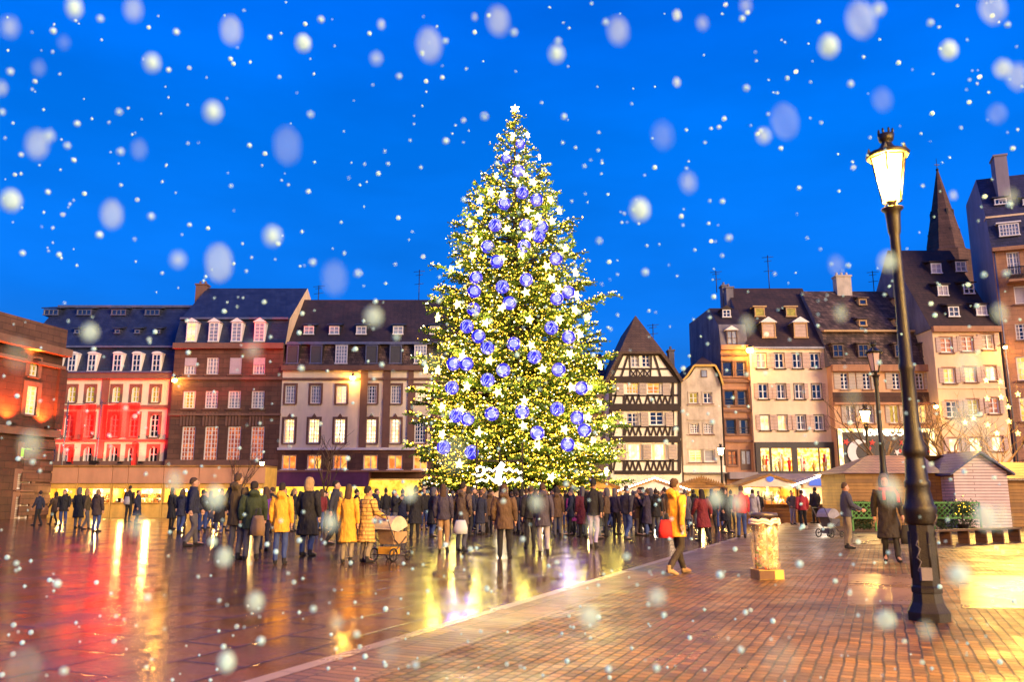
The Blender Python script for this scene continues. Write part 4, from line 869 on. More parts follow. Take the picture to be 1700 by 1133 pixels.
# ---------------------------------------------------------------- street lamps
LY = G(1543, 1031).y; base = G(1543, 1031)
def lz(py): return P(1500, py, LY).z
def lr(w): return w/2/F*LY
poleprof = [(1031, 70), (1016, 70), (1013, 66), (1000, 52), (985, 47), (984, 51), (975, 51), (972, 46), (872, 44), (868, 50), (858, 50), (852, 54), (845, 55), (842, 54), (838, 48), (812, 38), (808, 42), (800, 42), (797, 37), (765, 33), (760, 30), (756, 38), (750, 40), (744, 40), (738, 34), (734, 35), (728, 30), (720, 29), (700, 26), (618, 23), (614, 27), (606, 27), (602, 23), (520, 20), (440, 18), (392, 17), (385, 22), (362, 25), (352, 27), (348, 38), (346, 38)]
def make_lamp(label, cat='street lamp', glass='lamp_glass', group='street lamps on the square'):
    t = empty('street_lamp', (0, 0, 0), 0, label, cat, group); pr = [(lz(py) if py != 1031 else 0, lr(w)*.94) for py, w in poleprof]
    i1 = [k for k, q in enumerate(poleprof) if q[0] == 872][0]
    mb = MB(); mb.lathe(pr[:i1+1], n=8, smooth=False)
    zb_, zt_ = pr[7][0], pr[8][0]
    for k in range(8): a_ = R(22.5+45*k); r = pr[7][1]*.93; mb.tube([(r*math.cos(a_+.39), r*math.sin(a_+.39), zb_+.08), (r*math.cos(a_+.39), r*math.sin(a_+.39), zt_-.08)], .018, 4)
    mb.build('base', M['iron'], t)
    mb = MB(); mb.lathe(pr[i1:], n=16); mb.build('pole', M['iron'], t)
    z0, z1 = lz(333), lz(262); r0, r1 = lr(32), lr(60); n = 6
    mb = MB(); mb.lathe([(z0+.03, r0-.012), (z1-.01, r1-.012)], n=n, smooth=False); mb.build('lantern_glass', M[glass], t)
    mb = MB(); mb.lathe([(z0+.10, .03), (z0+.16, .07), (z0+.30, .085), (z0+.40, .05), (z0+.44, .02)], n=10); mb.lathe([(z0+.0, .03), (z0+.10, .03)], n=8); mb.build('bulb', M['lamp_bulb'], t)
    mb = MB()
    for k in range(n): a_ = 2*math.pi*k/n; mb.tube([(r0*math.cos(a_), r0*math.sin(a_), z0), (r1*math.cos(a_), r1*math.sin(a_), z1)], .014, 4)
    for z, r, q in ((z0, r0+.01, .014), (z1, r1, .018)): mb.tube([(r*math.cos(2*math.pi*k/n), r*math.sin(2*math.pi*k/n), z) for k in range(n+1)], q, 5)
    zz = lz(347)
    for k in range(3): a_ = 2*math.pi*k/3+.5; mb.tube([(.06*math.cos(a_), .06*math.sin(a_), zz), (r0*.55*math.cos(a_), r0*.55*math.sin(a_), (zz+z0)/2), (r0*.98*math.cos(a_), r0*.98*math.sin(a_), z0)], .010, 5)
    mb.lathe([(zz, .05), (z0-.05, .045), (z0-.01, .08)], n=8); mb.build('lantern_frame', M['iron'], t)
    zc_ = lz(244); mb = MB(); mb.lathe([(z1, r1+.03), (z1+.05, r1+.05), (z1+.07, r1-.01), (zc_-.03, r1*.55), (zc_, lr(24)), (zc_+.05, lr(17)), (lz(236), lr(17)), (lz(234), lr(24)), (lz(224), lr(28)), (lz(223), lr(20))], n=6*2)
    for k in range(6): a_ = 2*math.pi*k/6; mb.prism([((r1+.02)*math.cos(a_)-.03, z1+.04), ((r1+.02)*math.cos(a_)+.03, z1+.04), ((r1+.02)*math.cos(a_), z1+.13)], (r1+.02)*math.sin(a_)-.012, (r1+.02)*math.sin(a_)+.012)
    mb.build('cap', M['iron'], t)
    mb = MB()
    for k in range(8): a_ = 2*math.pi*k/8; r = lr(24); mb.ell((r*math.cos(a_), r*math.sin(a_), lz(220)), .018, .018, .04, 6, 4)
    mb.build('crown_finial', M['iron'], t)
    return t
big = make_lamp('tall ornate black lamp burning dazzling orange, nearest in the right foreground'); big.location = base
HL = lz(219)
mb = MB(); z = lz(950); r = lr(44)*.93
mb.box(-.13, .0, -r-.02, -r+.03, z-.09, z+.06); mb.build('sticker', M['plaster_grey'], big)
mb = MB()   # scratched graffiti squiggles on the base
for x, z0 in ((-.125, lz(960)), (.12, lz(905))):
    pts = [(x+.03*math.sin(j*2.1), -r*.97-.012+abs(x)*.2, z0+.05*j) for j in range(10)]; mb.tube(pts, .006, 4)
mb.build('graffiti', M['plaster_grey'], big)
def lamp_at(px, pytop, pybase, label, glass, x=None, sc_=None):
    g = G(px, pybase); h = P(px, pytop, g.y).z; c = copy_tree(big)
    for ch in list(c.children):
        if ch.name.split('.')[0] in ('sticker', 'graffiti'): bpy.data.objects.remove(ch); continue
        if ch.name.split('.')[0] == 'bulb': bpy.data.objects.remove(ch); continue
        if ch.name.startswith('lantern_glass'): ch.data = ch.data.copy(); ch.data.materials[0] = M[glass]
    c['label'] = label; X_ = P(px, pytop, g.y).x; c.location = (X_, g.y, 0); s_ = h/HL; q_ = s_*(1.25 if glass == 'lamp_glass_far' else 1); c.scale = (q_, q_, s_); return c
lamp_at(1449, 568, 903, 'unlit black lamp with pinkish glass, just left of the tall burning one', 'lamp_off')
lamp_at(1435, 672, 868, 'small distant lamp burning yellow in front of the shop with the moon', 'lamp_glass_far')
lamp_at(1196, 738, 857, 'small distant lamp burning yellow before the very narrow sandstone house', 'lamp_glass_far')
lamp_at(435, 762, 857, 'small distant lamp burning yellow between the stone and cream buildings on the left', 'lamp_glass_far')
def offl(x, y, label):
    c = copy_tree(big)
    for ch in list(c.children):
        if ch.name.split('.')[0] in ('sticker', 'graffiti'): bpy.data.objects.remove(ch)
    c['label'] = label; c.location = (x, y, 0)
offl(9.5, 3.2, 'ornate black lamp burning orange to the right of the camera'); offl(4.5, -3.8, 'ornate black lamp burning orange behind the camera')
# lamps fixed on facades
for px, py, Y, lab_, s_, en in ((290, 632, 71.3, 'bright yellow wall lamp on the left corner of the brown stone building', .22, 1), (585, 628, 71.5, 'bright yellow wall lamp on the cream building left of the tree', .22, 1), (1245, 582, 67.6, 'bright yellow wall lamp between the narrow house and pink house', .3, 1), (1669, 577, 64.6, 'yellow wall lamp between the tall cream house and orange corner building', .16, 1), (1554, 676, 65.0, 'added yellow wall lamp between the mottled roof house and tall cream house', .16, 1)):  # the last lamp is added to gild the right-hand houses
    p = P(px, py, Y); t = empty('wall_lamp', (p.x, p.y, p.z), 0, lab_, 'wall lamp', 'wall lamps on the facades')
    mb = MB(); mb.ell((0, 0, 0), s_, s_*.8, s_*.7, 10, 6); mb.build('lamp_bulb', M['wall_lamp_glow'], t)
    mb = MB(); mb.tube([(0, .1, s_*.7), (0, .2, s_+.2), (0, 1.0, s_+.1)], .04, 5); mb.lathe([(s_*.55, s_*1.1), (s_*.9, s_*.5), (s_+.12, .05)], n=10); mb.build('bracket', M['iron'], t)
# ---------------------------------------------------------------- roof aerials
for px, y0, y1, Y, lab_ in ((695, 448, 500, 78, 'television aerial on the cream building roof beside the tree'), (1190, 450, 478, 75, 'television aerial on the chimney of the narrow house'), (1278, 424, 482, 76, 'tall television aerial on the steep roof of the pink house'), (1085, 538, 572, 74, 'television aerial behind the half-timbered house'), (1452, 450, 486, 75, 'television aerial on the mottled brown roof'), (528, 474, 500, 78, 'television aerial at the left end of the cream building roof')):
    p0, p1 = P(px, y1+8, Y), P(px, y0, Y); t = empty('aerial', (p0.x, Y, p0.z), 0, lab_, 'aerial'); h = p1.z-p0.z
    mb = MB(); mb.tube([(0, 0, 0), (0, 0, h)], .04, 5); mb.build('mast', M['iron'], t)
    mb = MB()
    for k, (z, w) in enumerate(((h*.95, .55), (h*.85, .35), (h*.6, .45))): mb.tube([(-w, 0, z-.05), (w, 0, z+.05)], .025, 4)
    mb.build('antenna_rod', M['iron'], t)
# ---------------------------------------------------------------- market huts along the left (salmon fascia)
def goods(mb, x0, x1, y, z0, z1, n):
    for k in range(n):
        x = rnd.uniform(x0, x1); z = rnd.choice((z0, (z0+z1)/2)); h = rnd.uniform(.12, .35); mb.cur = rnd.randrange(3)
        mb.lathe([(z, .07), (z+h*.6, .09), (z+h*.8, .03), (z+h, .04)], (x, y+rnd.uniform(-.1, .1), 0), 7) if rnd.random() < .6 else mb.box(x-.1, x+.1, y-.08, y+.08, z, z+h)
HY = 57.0
edges = [80, 140, 196, 222, 280, 338, 392, 446]
desc = ['closed salmon market hut beside the sandstone palace', 'brightly lit market hut full of goods, left of the two lit ones', 'narrow salmon hut between the two brightly lit ones', 'brightly lit market hut full of goods, right of the two lit ones', 'dim salmon hut right of the two brightly lit ones', 'salmon hut behind the tall man in the brown coat', 'salmon hut at the right end of the left row']
for i in range(7):
    xa = P(edges[i], 800, HY).x; xb = P(edges[i+1], 800, HY).x; w = xb-xa-.04
    t = empty('market_hut', ((xa+xb)/2, HY, 0), 0, desc[i], 'market hut', 'salmon market huts on the left side'); lit = i in (1, 3)
    zt = P(400, 773, HY-.9).z; zf = P(400, 803, HY-.9).z; z2 = P(400, 812, HY-.5).z
    mb = MB(); mb.box(-w/2, w/2, -.9, -.82, zf, zt-.12); mb.build('fascia', M['fascia_salmon'], t)
    mb = MB(); mb.box(-w/2, w/2, -1.0, 2.0, zt-.118, zt); mb.build('roof', M['wood'], t)
    mb = MB(); mb.box(-w/2, w/2, 1.9, 1.98, 0, zt-.13); mb.box(-w/2, -w/2+.1, -.8, 1.89, 0, zt-.13); mb.box(w/2-.1, w/2, -.8, 1.89, 0, zt-.13); mb.box(-w/2+.1, w/2-.1, -.75, -.65, z2, zt-.13); mb.build('wall', M['wood_yellow'], t)
    mb = MB(); mb.box(-w/2+.1, w/2-.1, -.78, -.1, 0, .95); mb.box(-w/2+.1, w/2-.1, -.95, 0, .951, 1.0); mb.build('counter', M['wood_yellow'], t)
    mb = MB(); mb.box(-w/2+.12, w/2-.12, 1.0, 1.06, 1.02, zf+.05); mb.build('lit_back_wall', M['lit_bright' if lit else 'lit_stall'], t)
    if lit:
        mb = MB(); mb.box(-w/2+.12, w/2-.12, .55, .95, 1.55, 1.58); goods(mb, -w/2+.2, w/2-.2, .75, 1.0, 1.585, 34); goods(mb, -w/2+.2, w/2-.2, -.5, 1.0, 1.0, 18); mb.build('goods', [M['wood'], M['lit_orange'], M['iron_grey']], t)
    else:
        mb = MB(); goods(mb, -w/2+.2, w/2-.2, -.4, 1.0, 1.0, 14); mb.build('goods', [M['wood'], M['frame_white'], M['iron_grey']], t)
    ld = bpy.data.lights.new('hut_lamp', 'POINT'); ld.energy = 420 if lit else 200; ld.color = (1, .62, .16); ld.shadow_soft_size = .15
    lo = bpy.data.objects.new('hut_lamp', ld); col.objects.link(lo); lo.parent = t; lo.location = (0, -.3, z2-.15)
    mb = MB(); mb.ell((0, 0, 0), .09, .09, .09, 8, 6); mb.build('lamp_bulb', M['string_light'], t, (0, .15, z2-.12))
# ---------------------------------------------------------------- gabled market stalls
def stall(px, pyap, w, Y, label, front, kind):
    a = P(px, pyap, Y); t = empty('market_stall', (a.x, Y, 0), 0, label, 'market stall', 'gabled market stalls'); z = a.z; zs = z-w*.17
    mb = MB()
    for s_ in (-1, 1):
        p = [(0, z), (s_*w/2, zs), (s_*w/2, zs-.14), (0, z-.15)]; mb.prism(p if s_ > 0 else p[::-1], -.35, 2.4)
    mb.build('roof', M['wood'] if kind != 'white' else M['awning_grey'], t)
    mb = MB(); mb.prism([(-w/2+.1, zs-.1), (w/2-.1, zs-.1), (0, z-.16)], -.28, -.2); mb.build('gable_board', M[front], t)
    mb = MB()
    for x in (-w/2+.15, w/2-.25): mb.box(x, x+.1, -.2, -.1, 0, zs-.08); mb.box(x, x+.1, 2.1, 2.2, 0, zs-.08)
    mb.box(-w/2+.15, w/2-.15, 2.201, 2.26, 0, zs-.1); mb.box(-w/2+.1, -w/2+.149, -.09, 2.2, 0, zs-.1); mb.box(w/2-.149, w/2-.1, -.09, 2.2, 0, zs-.1); mb.build('wall', M['wood_yellow'], t)
    mb = MB(); mb.box(-w/2+.26, w/2-.26, -.15, .4, 0, .95); mb.box(-w/2+.2, w/2-.2, -.3, .5, .951, 1.0); mb.build('counter', M['wood'], t)
    mb = MB(); mb.box(-w/2+.2, w/2-.2, 2.1, 2.15, 1.0, zs-.15); mb.build('lit_back_wall', M['lit_yellow' if kind == 'yellow' else 'lit_gold' if kind == 'plain' else 'lit_cream'], t)
    mb = MB(); goods(mb, -w/2+.3, w/2-.3, .1, 1.0, 1.0, 16); mb.build('goods', [M['wood'], M['frame_white'], M['lit_orange']], t)
    if kind in ('white', 'lights'):
        mb = MB(); n = 26
        for k in range(n+1):
            q = -w/2+w*k/n; mb.ell((q, -.42, zs+(z-zs)*(1-abs(q)/(w/2))+.02), .055, .055, .055, 6, 4)
        mb.build('light_chain', M['string_light'], t)
    if kind == 'plain':
        mb = MB()
        for k in range(21): q = -w/2+w*k/20; mb.prism([(q-.09, zs+(z-zs)*(1-abs(q)/(w/2))), (q+.09, zs+(z-zs)*(1-abs(q)/(w/2))), (q, zs+(z-zs)*(1-abs(q)/(w/2))+.2)], -.4, -.34)
        mb.build('ridge_trim', M['wood'], t)
    if kind == 'white': mb = MB(); mb.box(-.75, .75, -.36, -.29, zs+.02, zs+.4); mb.build('sign', M['blue_sign'], t)
    if kind == 'yellow': mb = MB(); mb.lathe([(0, .2), (.05, .2)], n=14); o = mb.build('emblem', M['blue_sign'], t, (0, -.29, zs+.35)); o.rotation_euler = (R(90), 0, 0)
    ld = bpy.data.lights.new('stall_lamp', 'POINT'); ld.energy = {'yellow': 600, 'white': 420, 'lights': 300, 'plain': 150}[kind]; ld.color = (1, .66, .2) if kind in ('yellow', 'plain') else (1, .85, .65); ld.shadow_soft_size = .2
    lo = bpy.data.objects.new('stall_lamp', ld); col.objects.link(lo); lo.parent = t; lo.location = (0, .3, zs-.25)
    return t
M['blue_sign'] = emit('blue_sign', (.12, .22, .8), .8)
stall(1085, 795, 4.4, 50, 'white gabled stall outlined with a chain of lights below the half-timbered house', 'plaster_white', 'lights')
stall(1162, 795, 2.9, 50, 'brown stall with zigzag trimmed gable below the cream gabled house', 'wood', 'plain')
stall(1275, 787, 3.6, 46, 'golden lit open stall with round blue emblem on its gable', 'plaster_white', 'yellow')
stall(1362, 790, 3.4, 46, 'white lit stall with blue sign and chain of lights along its gable', 'plaster_white', 'white')
stall(975, 790, 4.0, 52, 'yellow lit stall at the right foot of the big tree', 'wood_yellow', 'yellow')
stall(740, 800, 4.6, 62, 'golden stall at the left foot of the big tree', 'wood_yellow', 'yellow')
stall(905, 797, 4.0, 58, 'stall glowing behind the foot of the big tree', 'wood', 'lights')
# ---------------------------------------------------------------- closed wooden chalets, right
CY = 40.0
def pt(px, py, Y=CY): q = P(px, py, Y); return q.x, q.z
xa, zr = pt(1441, 757, CY+1.6); xb, _ = pt(1640, 752); xl, ze = pt(1396, 785); xw0, _ = pt(1562, 800); xw1, _ = pt(1648, 800); xm, zap = pt(1605, 752, CY-1.2)
t = empty('wooden_chalet', (xl, CY, 0), 0, 'closed brown wooden chalet with hipped tile roof and pale pink planked gable', 'chalet'); o0 = t.location.copy()
def lc(x): return x-o0.x
mb = MB(); mb.box(lc(xl)+.2, lc(xw1)-.1, 0, 3.2, 0, ze); mb.build('wall', M['wood'], t)
mb = MB(); yr = 1.6; A = (lc(xl)-.1, -.25, ze-.05); B = (lc(xw0), -.25, ze-.05); C_ = (lc(xa), yr, zr); D_ = (lc(xm), yr, zr)
mb.face([A, B, (lc(xw0), yr, zr), C_]); mb.face([A, C_, (A[0], 3.45, ze-.05)]); mb.face([C_, (lc(xw1), yr, zr), (lc(xw1), 3.45, ze-.05), (A[0], 3.45, ze-.05)])
mb.face([A, (A[0], 3.45, ze-.05), (lc(xw1), 3.45, ze-.05), (lc(xw1), -.25, ze-.05)])
o = mb.build('roof', M['chalet_tile'], t)
x0, x1 = lc(xw0), lc(xw1); xm_ = (x0+x1)/2; zg = zap-.05
mb = MB(); mb.box(x0, x1, -1.2, -.001, 0, ze-.02); mb.prism([(x0, ze-.019), (x1, ze-.019), (xm_, zg)], -1.2, -1.1); mb.build('gable_wing', M['wood_pale'], t)
mb = MB(); e = .25; sl = (zg-ze)/(x1-x0)*2
for s_ in (-1, 1):
    p = [(xm_, zg+.02), (xm_+s_*((x1-x0)/2+e), ze-sl*e), (xm_+s_*((x1-x0)/2+e), ze-sl*e+.1), (xm_, zg+.13)]; mb.prism(p if s_ < 0 else p[::-1], -1.45, 2.0)
mb.build('wing_roof', M['chalet_tile_bluelit'], t)
mb = MB(); qx = lc(pt(1530, 780)[0]); mb.face([(qx, -.27, ze-.03), (x0-.02, -.27, ze-.03), (x0-.02, yr, zr+.03), (qx, yr, zr+.03)]); mb.build('roof', M['chalet_tile_bluelit'], t)  # bluish light on this part of the slope, painted as a tinted sheet
xa2, ze2 = pt(1654, 795); xb2, zr2 = pt(1790, 768, CY+1.5)
t2 = empty('wooden_chalet', (xa2, CY, 0), 0, 'closed brown chalet with golden scalloped tile roof at the right edge', 'chalet'); w = xb2-xa2
mb = MB(); mb.box(.1, w, 0, 3, 0, ze2); mb.build('wall', M['wood'], t2)
mb = MB(); mb.xprism([(-.3, ze2-.1), (-.3, ze2), (1.5, zr2), (3.3, ze2), (3.3, ze2-.1)], 0, w+.2); mb.build('roof', M['chalet_tile'], t2)
mb = MB(); mb.box(.02, .1, -.1, .0, .3, ze2-.15); mb.box(.02, .3, -.14, -.1, 1.2, 1.35); mb.box(.02, .3, -.14, -.1, .5, .65); mb.build('door_hinge', M['iron'], t2)
# green lattice fences with hedge
for xa_, xb_, lab_ in ((1412, 1452, 'green diagonal lattice fence left of the tall lamp'), (1546, 1626, 'green diagonal lattice fence in front of the pale chalet gable')):
    Y = 35.5; a = P(xa_, 834, Y); b_ = P(xb_, 834, Y); z0 = P(1600, 862, Y).z; t = empty('lattice_fence', (a.x, Y, 0), 0, lab_, 'fence'); w = b_.x-a.x; z1 = a.z
    mb = MB(); mb.box(0, w, -.04, .04, z1-.06, z1); mb.box(0, w, -.04, .04, z0, z0+.06)
    for q in (0, w-.06): mb.box(q, q+.06, -.04, .04, 0, z1-.061)
    mb.build('frame', M['lattice_green'], t); mb = MB(); h = z1-z0; q = -h
    while q < w:
        for s_ in (0, 1):
            xs0, xs1 = q, q+h; z_0, z_1 = z0, z1
            if xs0 < 0: z_0 = z0-xs0; xs0 = 0
            if xs1 > w: z_1 = z1-(xs1-w); xs1 = w
            A_, B_ = ((xs0, z_0), (xs1, z_1)) if not s_ else ((xs0, z0+z1-z_0), (xs1, z0+z1-z_1))
            mb.bar(A_, B_, .035, .02, .0+.021*s_)
        q += .22
    mb.build('lattice', M['lattice_green'], t)
    mb = MB()
    for _ in range(2600):
        x, y, z = rnd.uniform(.05, w-.05), rnd.uniform(.12, .5), rnd.uniform(.08, z1+.02); s_ = .06; v = [Vector((rnd.uniform(-s_, s_), rnd.uniform(-s_, s_), rnd.uniform(-s_, s_))) for _ in range(3)]; mb.face([Vector((x, y, z))+q_ for q_ in v])
    hd = mb.build('hedge', M['hedge'], None, (a.x, Y, 0)); tag(hd, 'low dark green hedge behind the '+('left' if xa_ < 1500 else 'right')+' lattice fence', 'hedge')
# potted shrub
g = G(1600, 884); t = empty('potted_shrub', g, 0, 'small shrub with yellow lights in a dark pot before the right lattice fence', 'plant')
mb = MB(); mb.lathe([(0, .16), (.3, .22), (.32, .24), (.28, .2)]); mb.build('pot', M['iron'], t)
mb = MB(); mb.tube([(0, 0, .25), (0, 0, .9)], .03, 5); mb.build('stem', M['bark'], t); mb = MB()
for _ in range(900):
    v = Vector((rnd.gauss(0, .2), rnd.gauss(0, .2), .95+rnd.gauss(0, .16))); q = [Vector((rnd.uniform(-.06, .06),)*1+(rnd.uniform(-.06, .06), rnd.uniform(-.06, .06))) for _ in range(3)]; mb.face([v+k for k in q])
mb.build('leaves', M['hedge'], t); mb = MB()
for _ in range(25): mb.ell((rnd.gauss(0, .22), -abs(rnd.gauss(0, .2)), .95+rnd.gauss(0, .18)), .02, .02, .02, 5, 3)
o = mb.build('fairy_lights', M['fairy'], t); o['kind'] = 'stuff'
# wooden bench seats at right
a = G(1545, 907); b_ = G(1700, 900); t = empty('bench', a, math.atan2(b_.y-a.y, b_.x-a.x), 'long low brown bench right of the tall lamp', 'bench'); w = (b_-a).length
mb = MB(); mb.box(0, w, 0, .12, .40, .45); mb.box(0, w, .14, .26, .40, .45); mb.box(0, w, .28, .4, .40, .45); mb.build('seat', M['wood_dark'], t)
for k in range(6): q = .15+(w-.3)*k/5; mb = MB(); mb.box(q-.03, q+.03, .02, .38, 0, .399); mb.build('leg', M['wood_dark'], t)
# ---------------------------------------------------------------- waste bag stand
g = G(1274, 962); k_ = g.y/F; t = empty('waste_bag_stand', g, R(8), 'tall see-through yellowish rubbish bag on a ring stand, foreground right of centre', 'litter bin')
def bz(py): return P(1274, py, g.y).z
def bag_mat():
    m, nt, b = NT('clear_bag'); b.inputs['Base Color'].default_value = (.85, .62, .3, 1); b.inputs['Roughness'].default_value = .25; b.inputs['Transmission Weight'].default_value = 0; b.inputs['Alpha'].default_value = .842
    tc = node(nt, 'ShaderNodeTexCoord'); mp = node(nt, 'ShaderNodeMapping'); mp.inputs['Scale'].default_value = (9, 9, 1.6); L(nt, tc.outputs['Object'], mp.inputs[0]); n = node(nt, 'ShaderNodeTexNoise'); n.inputs['Scale'].default_value = 2; n.inputs['Detail'].default_value = 5; L(nt, mp.outputs[0], n.inputs['Vector'])
    bp = node(nt, 'ShaderNodeBump'); bp.inputs['Strength'].default_value = .8; bp.inputs['Distance'].default_value = .05; L(nt, n.outputs[0], bp.inputs['Height']); L(nt, bp.outputs[0], b.inputs['Normal'])
    mr = node(nt, 'ShaderNodeMapRange'); mr.inputs[3].default_value = .15; mr.inputs[4].default_value = .52; L(nt, n.outputs[0], mr.inputs[0]); L(nt, mr.outputs[0], b.inputs['Alpha']); return m
mb = MB(); R0 = 21*k_
rings = []; nz = 14
for j in range(nz+1):
    z = bz(945)+(bz(868)-bz(945))*j/nz; rings.append(((.012*math.sin(j*1.7), .008*math.sin(j*2.9), z), R0*(1.0+.045*math.sin(j*2.3)-.10*(j == 0)-.05*(j in (10, 11))), R0*(.88+.03*math.sin(j*1.3))))
mb.loft(rings, 22)
from mathutils import noise
for k in range(len(mb.v)):
    v = Vector(mb.v[k]); q = noise.noise(Vector((v.x*9, v.y*9, v.z*2.2)))*.055; r = math.hypot(v.x, v.y) or 1; mb.v[k] = (v.x*(1+q/r*.9), v.y*(1+q/r*.9), v.z)
mb.build('bag', bag_mat(), t)
mb = MB(); pts = []; 
for k in range(25): a_ = 2*math.pi*k/24; pts.append((R0*(1.08+.06*math.sin(k*2.6))*math.cos(a_), R0*(.98+.06*math.sin(k*1.9))*math.sin(a_), bz(864)+.012*math.sin(k*1.7)-.03*(k % 3 == 0)))
mb.tube(pts, .030, 7); mb.tube([(x*1.06, y*1.06, z-.05) for x, y, z in pts], .022, 6); mb.build('bag_rim', M['plaster_white'], t)
mb = MB(); mb.lathe([(bz(858), R0*1.02), (bz(855), R0*1.04), (bz(852), R0*.98), (bz(851.4), R0*.3)], n=20); mb.build('lid', M['iron_grey'], t)
mb = MB()
for a_ in (.3, 2.4, 4.5): mb.tube([(R0*.84*math.cos(a_), R0*.74*math.sin(a_), .05), (R0*.84*math.cos(a_), R0*.74*math.sin(a_), bz(862))], .014, 6)
mb.build('frame', M['iron_grey'], t)
mb = MB(); mb.box(-R0*.98, R0*.98, -R0*.8, R0*.8, 0, bz(946)); mb.build('base', M['wood_yellow'], t)
mb = MB(); mb.box(-R0*.985, R0*.25, -R0*.83, -R0*.802, .012, bz(947)); mb.build('base_left_dark', M['wood_dark'], t)  # darker left part of the base front
mb = MB(); cols = [M['flag_red'], M['plaster_white'], M['wood_yellow'], M['fascia_salmon'], M['lattice_green']]
for _ in range(110):
    a_ = rnd.uniform(-3.3, .2) if rnd.random() < .8 else rnd.random()*6.28; r = R0*.74*math.sqrt(rnd.uniform(.4, 1)); z = rnd.uniform(bz(943), bz(908)) if rnd.random() < .85 else rnd.uniform(bz(908), bz(875)); s_ = rnd.uniform(.03, .075); mb.cur = rnd.choice((0, 0, 0, 1, 1, 2, 3, 4))
    v = [Vector((r*math.cos(a_), r*.86*math.sin(a_), z))+Vector((rnd.uniform(-s_, s_), rnd.uniform(-s_, s_)*.4, rnd.uniform(-s_, s_))) for _ in range(4)]; mb.face(v); mb.face([v[0], v[2], v[1]]); mb.face([v[3], v[1], v[0]])
lt = mb.build('litter', cols, None, g); tag(lt, 'crumpled red, white and yellow rubbish inside the clear bag', 'rubbish')
# ---------------------------------------------------------------- bare trees
def bare_tree(px, py_base_Y, pytop, label, spread=1, gens=5, seed=1, lean=0):
    r_ = random.Random(seed); Y = py_base_Y; a = P(px, 800, Y); h = P(px, pytop, Y).z; t = empty('bare_tree', (a.x, Y, 0), 0, label, 'tree', 'bare winter trees')
    tr = MB(); tw = MB()
    def grow(p, d, ln, rad, g):
        q = [p]; dd = Vector(d)
        for k in range(3): dd = (dd+Vector((r_.gauss(0, .10), r_.gauss(0, .10), .04))).normalized(); q.append(q[-1]+dd*ln/3)
        (tr if g == 0 else tw).tube(q, [rad*(1-.12*k) for k in range(4)], 6 if g < 2 else 4)
        if g >= gens: return
        for k in range(3 if g < 3 else 2):
            s_ = q[r_.choice((1, 2, 3))] if k else q[-1]; az = r_.uniform(0, 6.28); tilt = r_.uniform(.35, .9)*spread
            nd = (dd + Vector((math.cos(az)*tilt, math.sin(az)*tilt*.7, r_.uniform(-.1, .25)))).normalized(); grow(s_, nd, ln*r_.uniform(.58, .8), rad*.6, g+1)
    grow(Vector((0, 0, 0)), Vector((lean, 0, 1)), h*.40, h*.017, 0)
    tr.build('trunk', M['bark'], t); tw.build('branches', M['twig'], t); return t, h
bare_tree(1682, 42, 640, 'bare tree strung with star lamps in front of the corner building', 1.15, 6, 3)
bare_tree(1470, 44, 640, 'bare dark tree before the shop with the moon, between the lamps', 1.1, 6, 8)
bare_tree(1600, 44, 640, 'bare tree behind the pale chalet gable', 1.2, 5, 12, -.1)
bare_tree(545, 55, 715, 'thin young tree in front of the purple awning', .8, 4, 5)
bare_tree(395, 55, 745, 'thin young tree in front of the brown stone building', .8, 4, 9)
tree_st = [(1637, 632), (1639, 662), (1674, 676), (1616, 695), (1640, 706), (1661, 634), (1662, 660), (1690, 655), (1675, 700), (1655, 720), (1625, 745), (1690, 720), (1602, 702)]
for i, (px, py) in enumerate(tree_st):
    p = P(px, py, 41.2); t = empty('light_star', p, 0, 'golden star lamp hanging in the bare tree before the corner building', 'star light', 'star lamps in the bare tree')
    o = bpy.data.objects.new('star', star_me if i else star_me); col.objects.link(o); o.parent = t; s_ = .42; o.scale = (s_,)*3; o.material_slots[0].link = 'OBJECT'; o.material_slots[0].material = M['star_gold']
    o = bpy.data.objects.new('hook', hk); col.objects.link(o); o.parent = t; o.scale = (1, 1, .8)
    if i % 3 == 0:
        ld = bpy.data.lights.new('star_glow', 'POINT'); ld.energy = 800; ld.color = (1, .56, .09); ld.shadow_soft_size = .3
        lo = bpy.data.objects.new('star_glow', ld); col.objects.link(lo); lo.parent = t; lo.location = (0, -.4, 0)
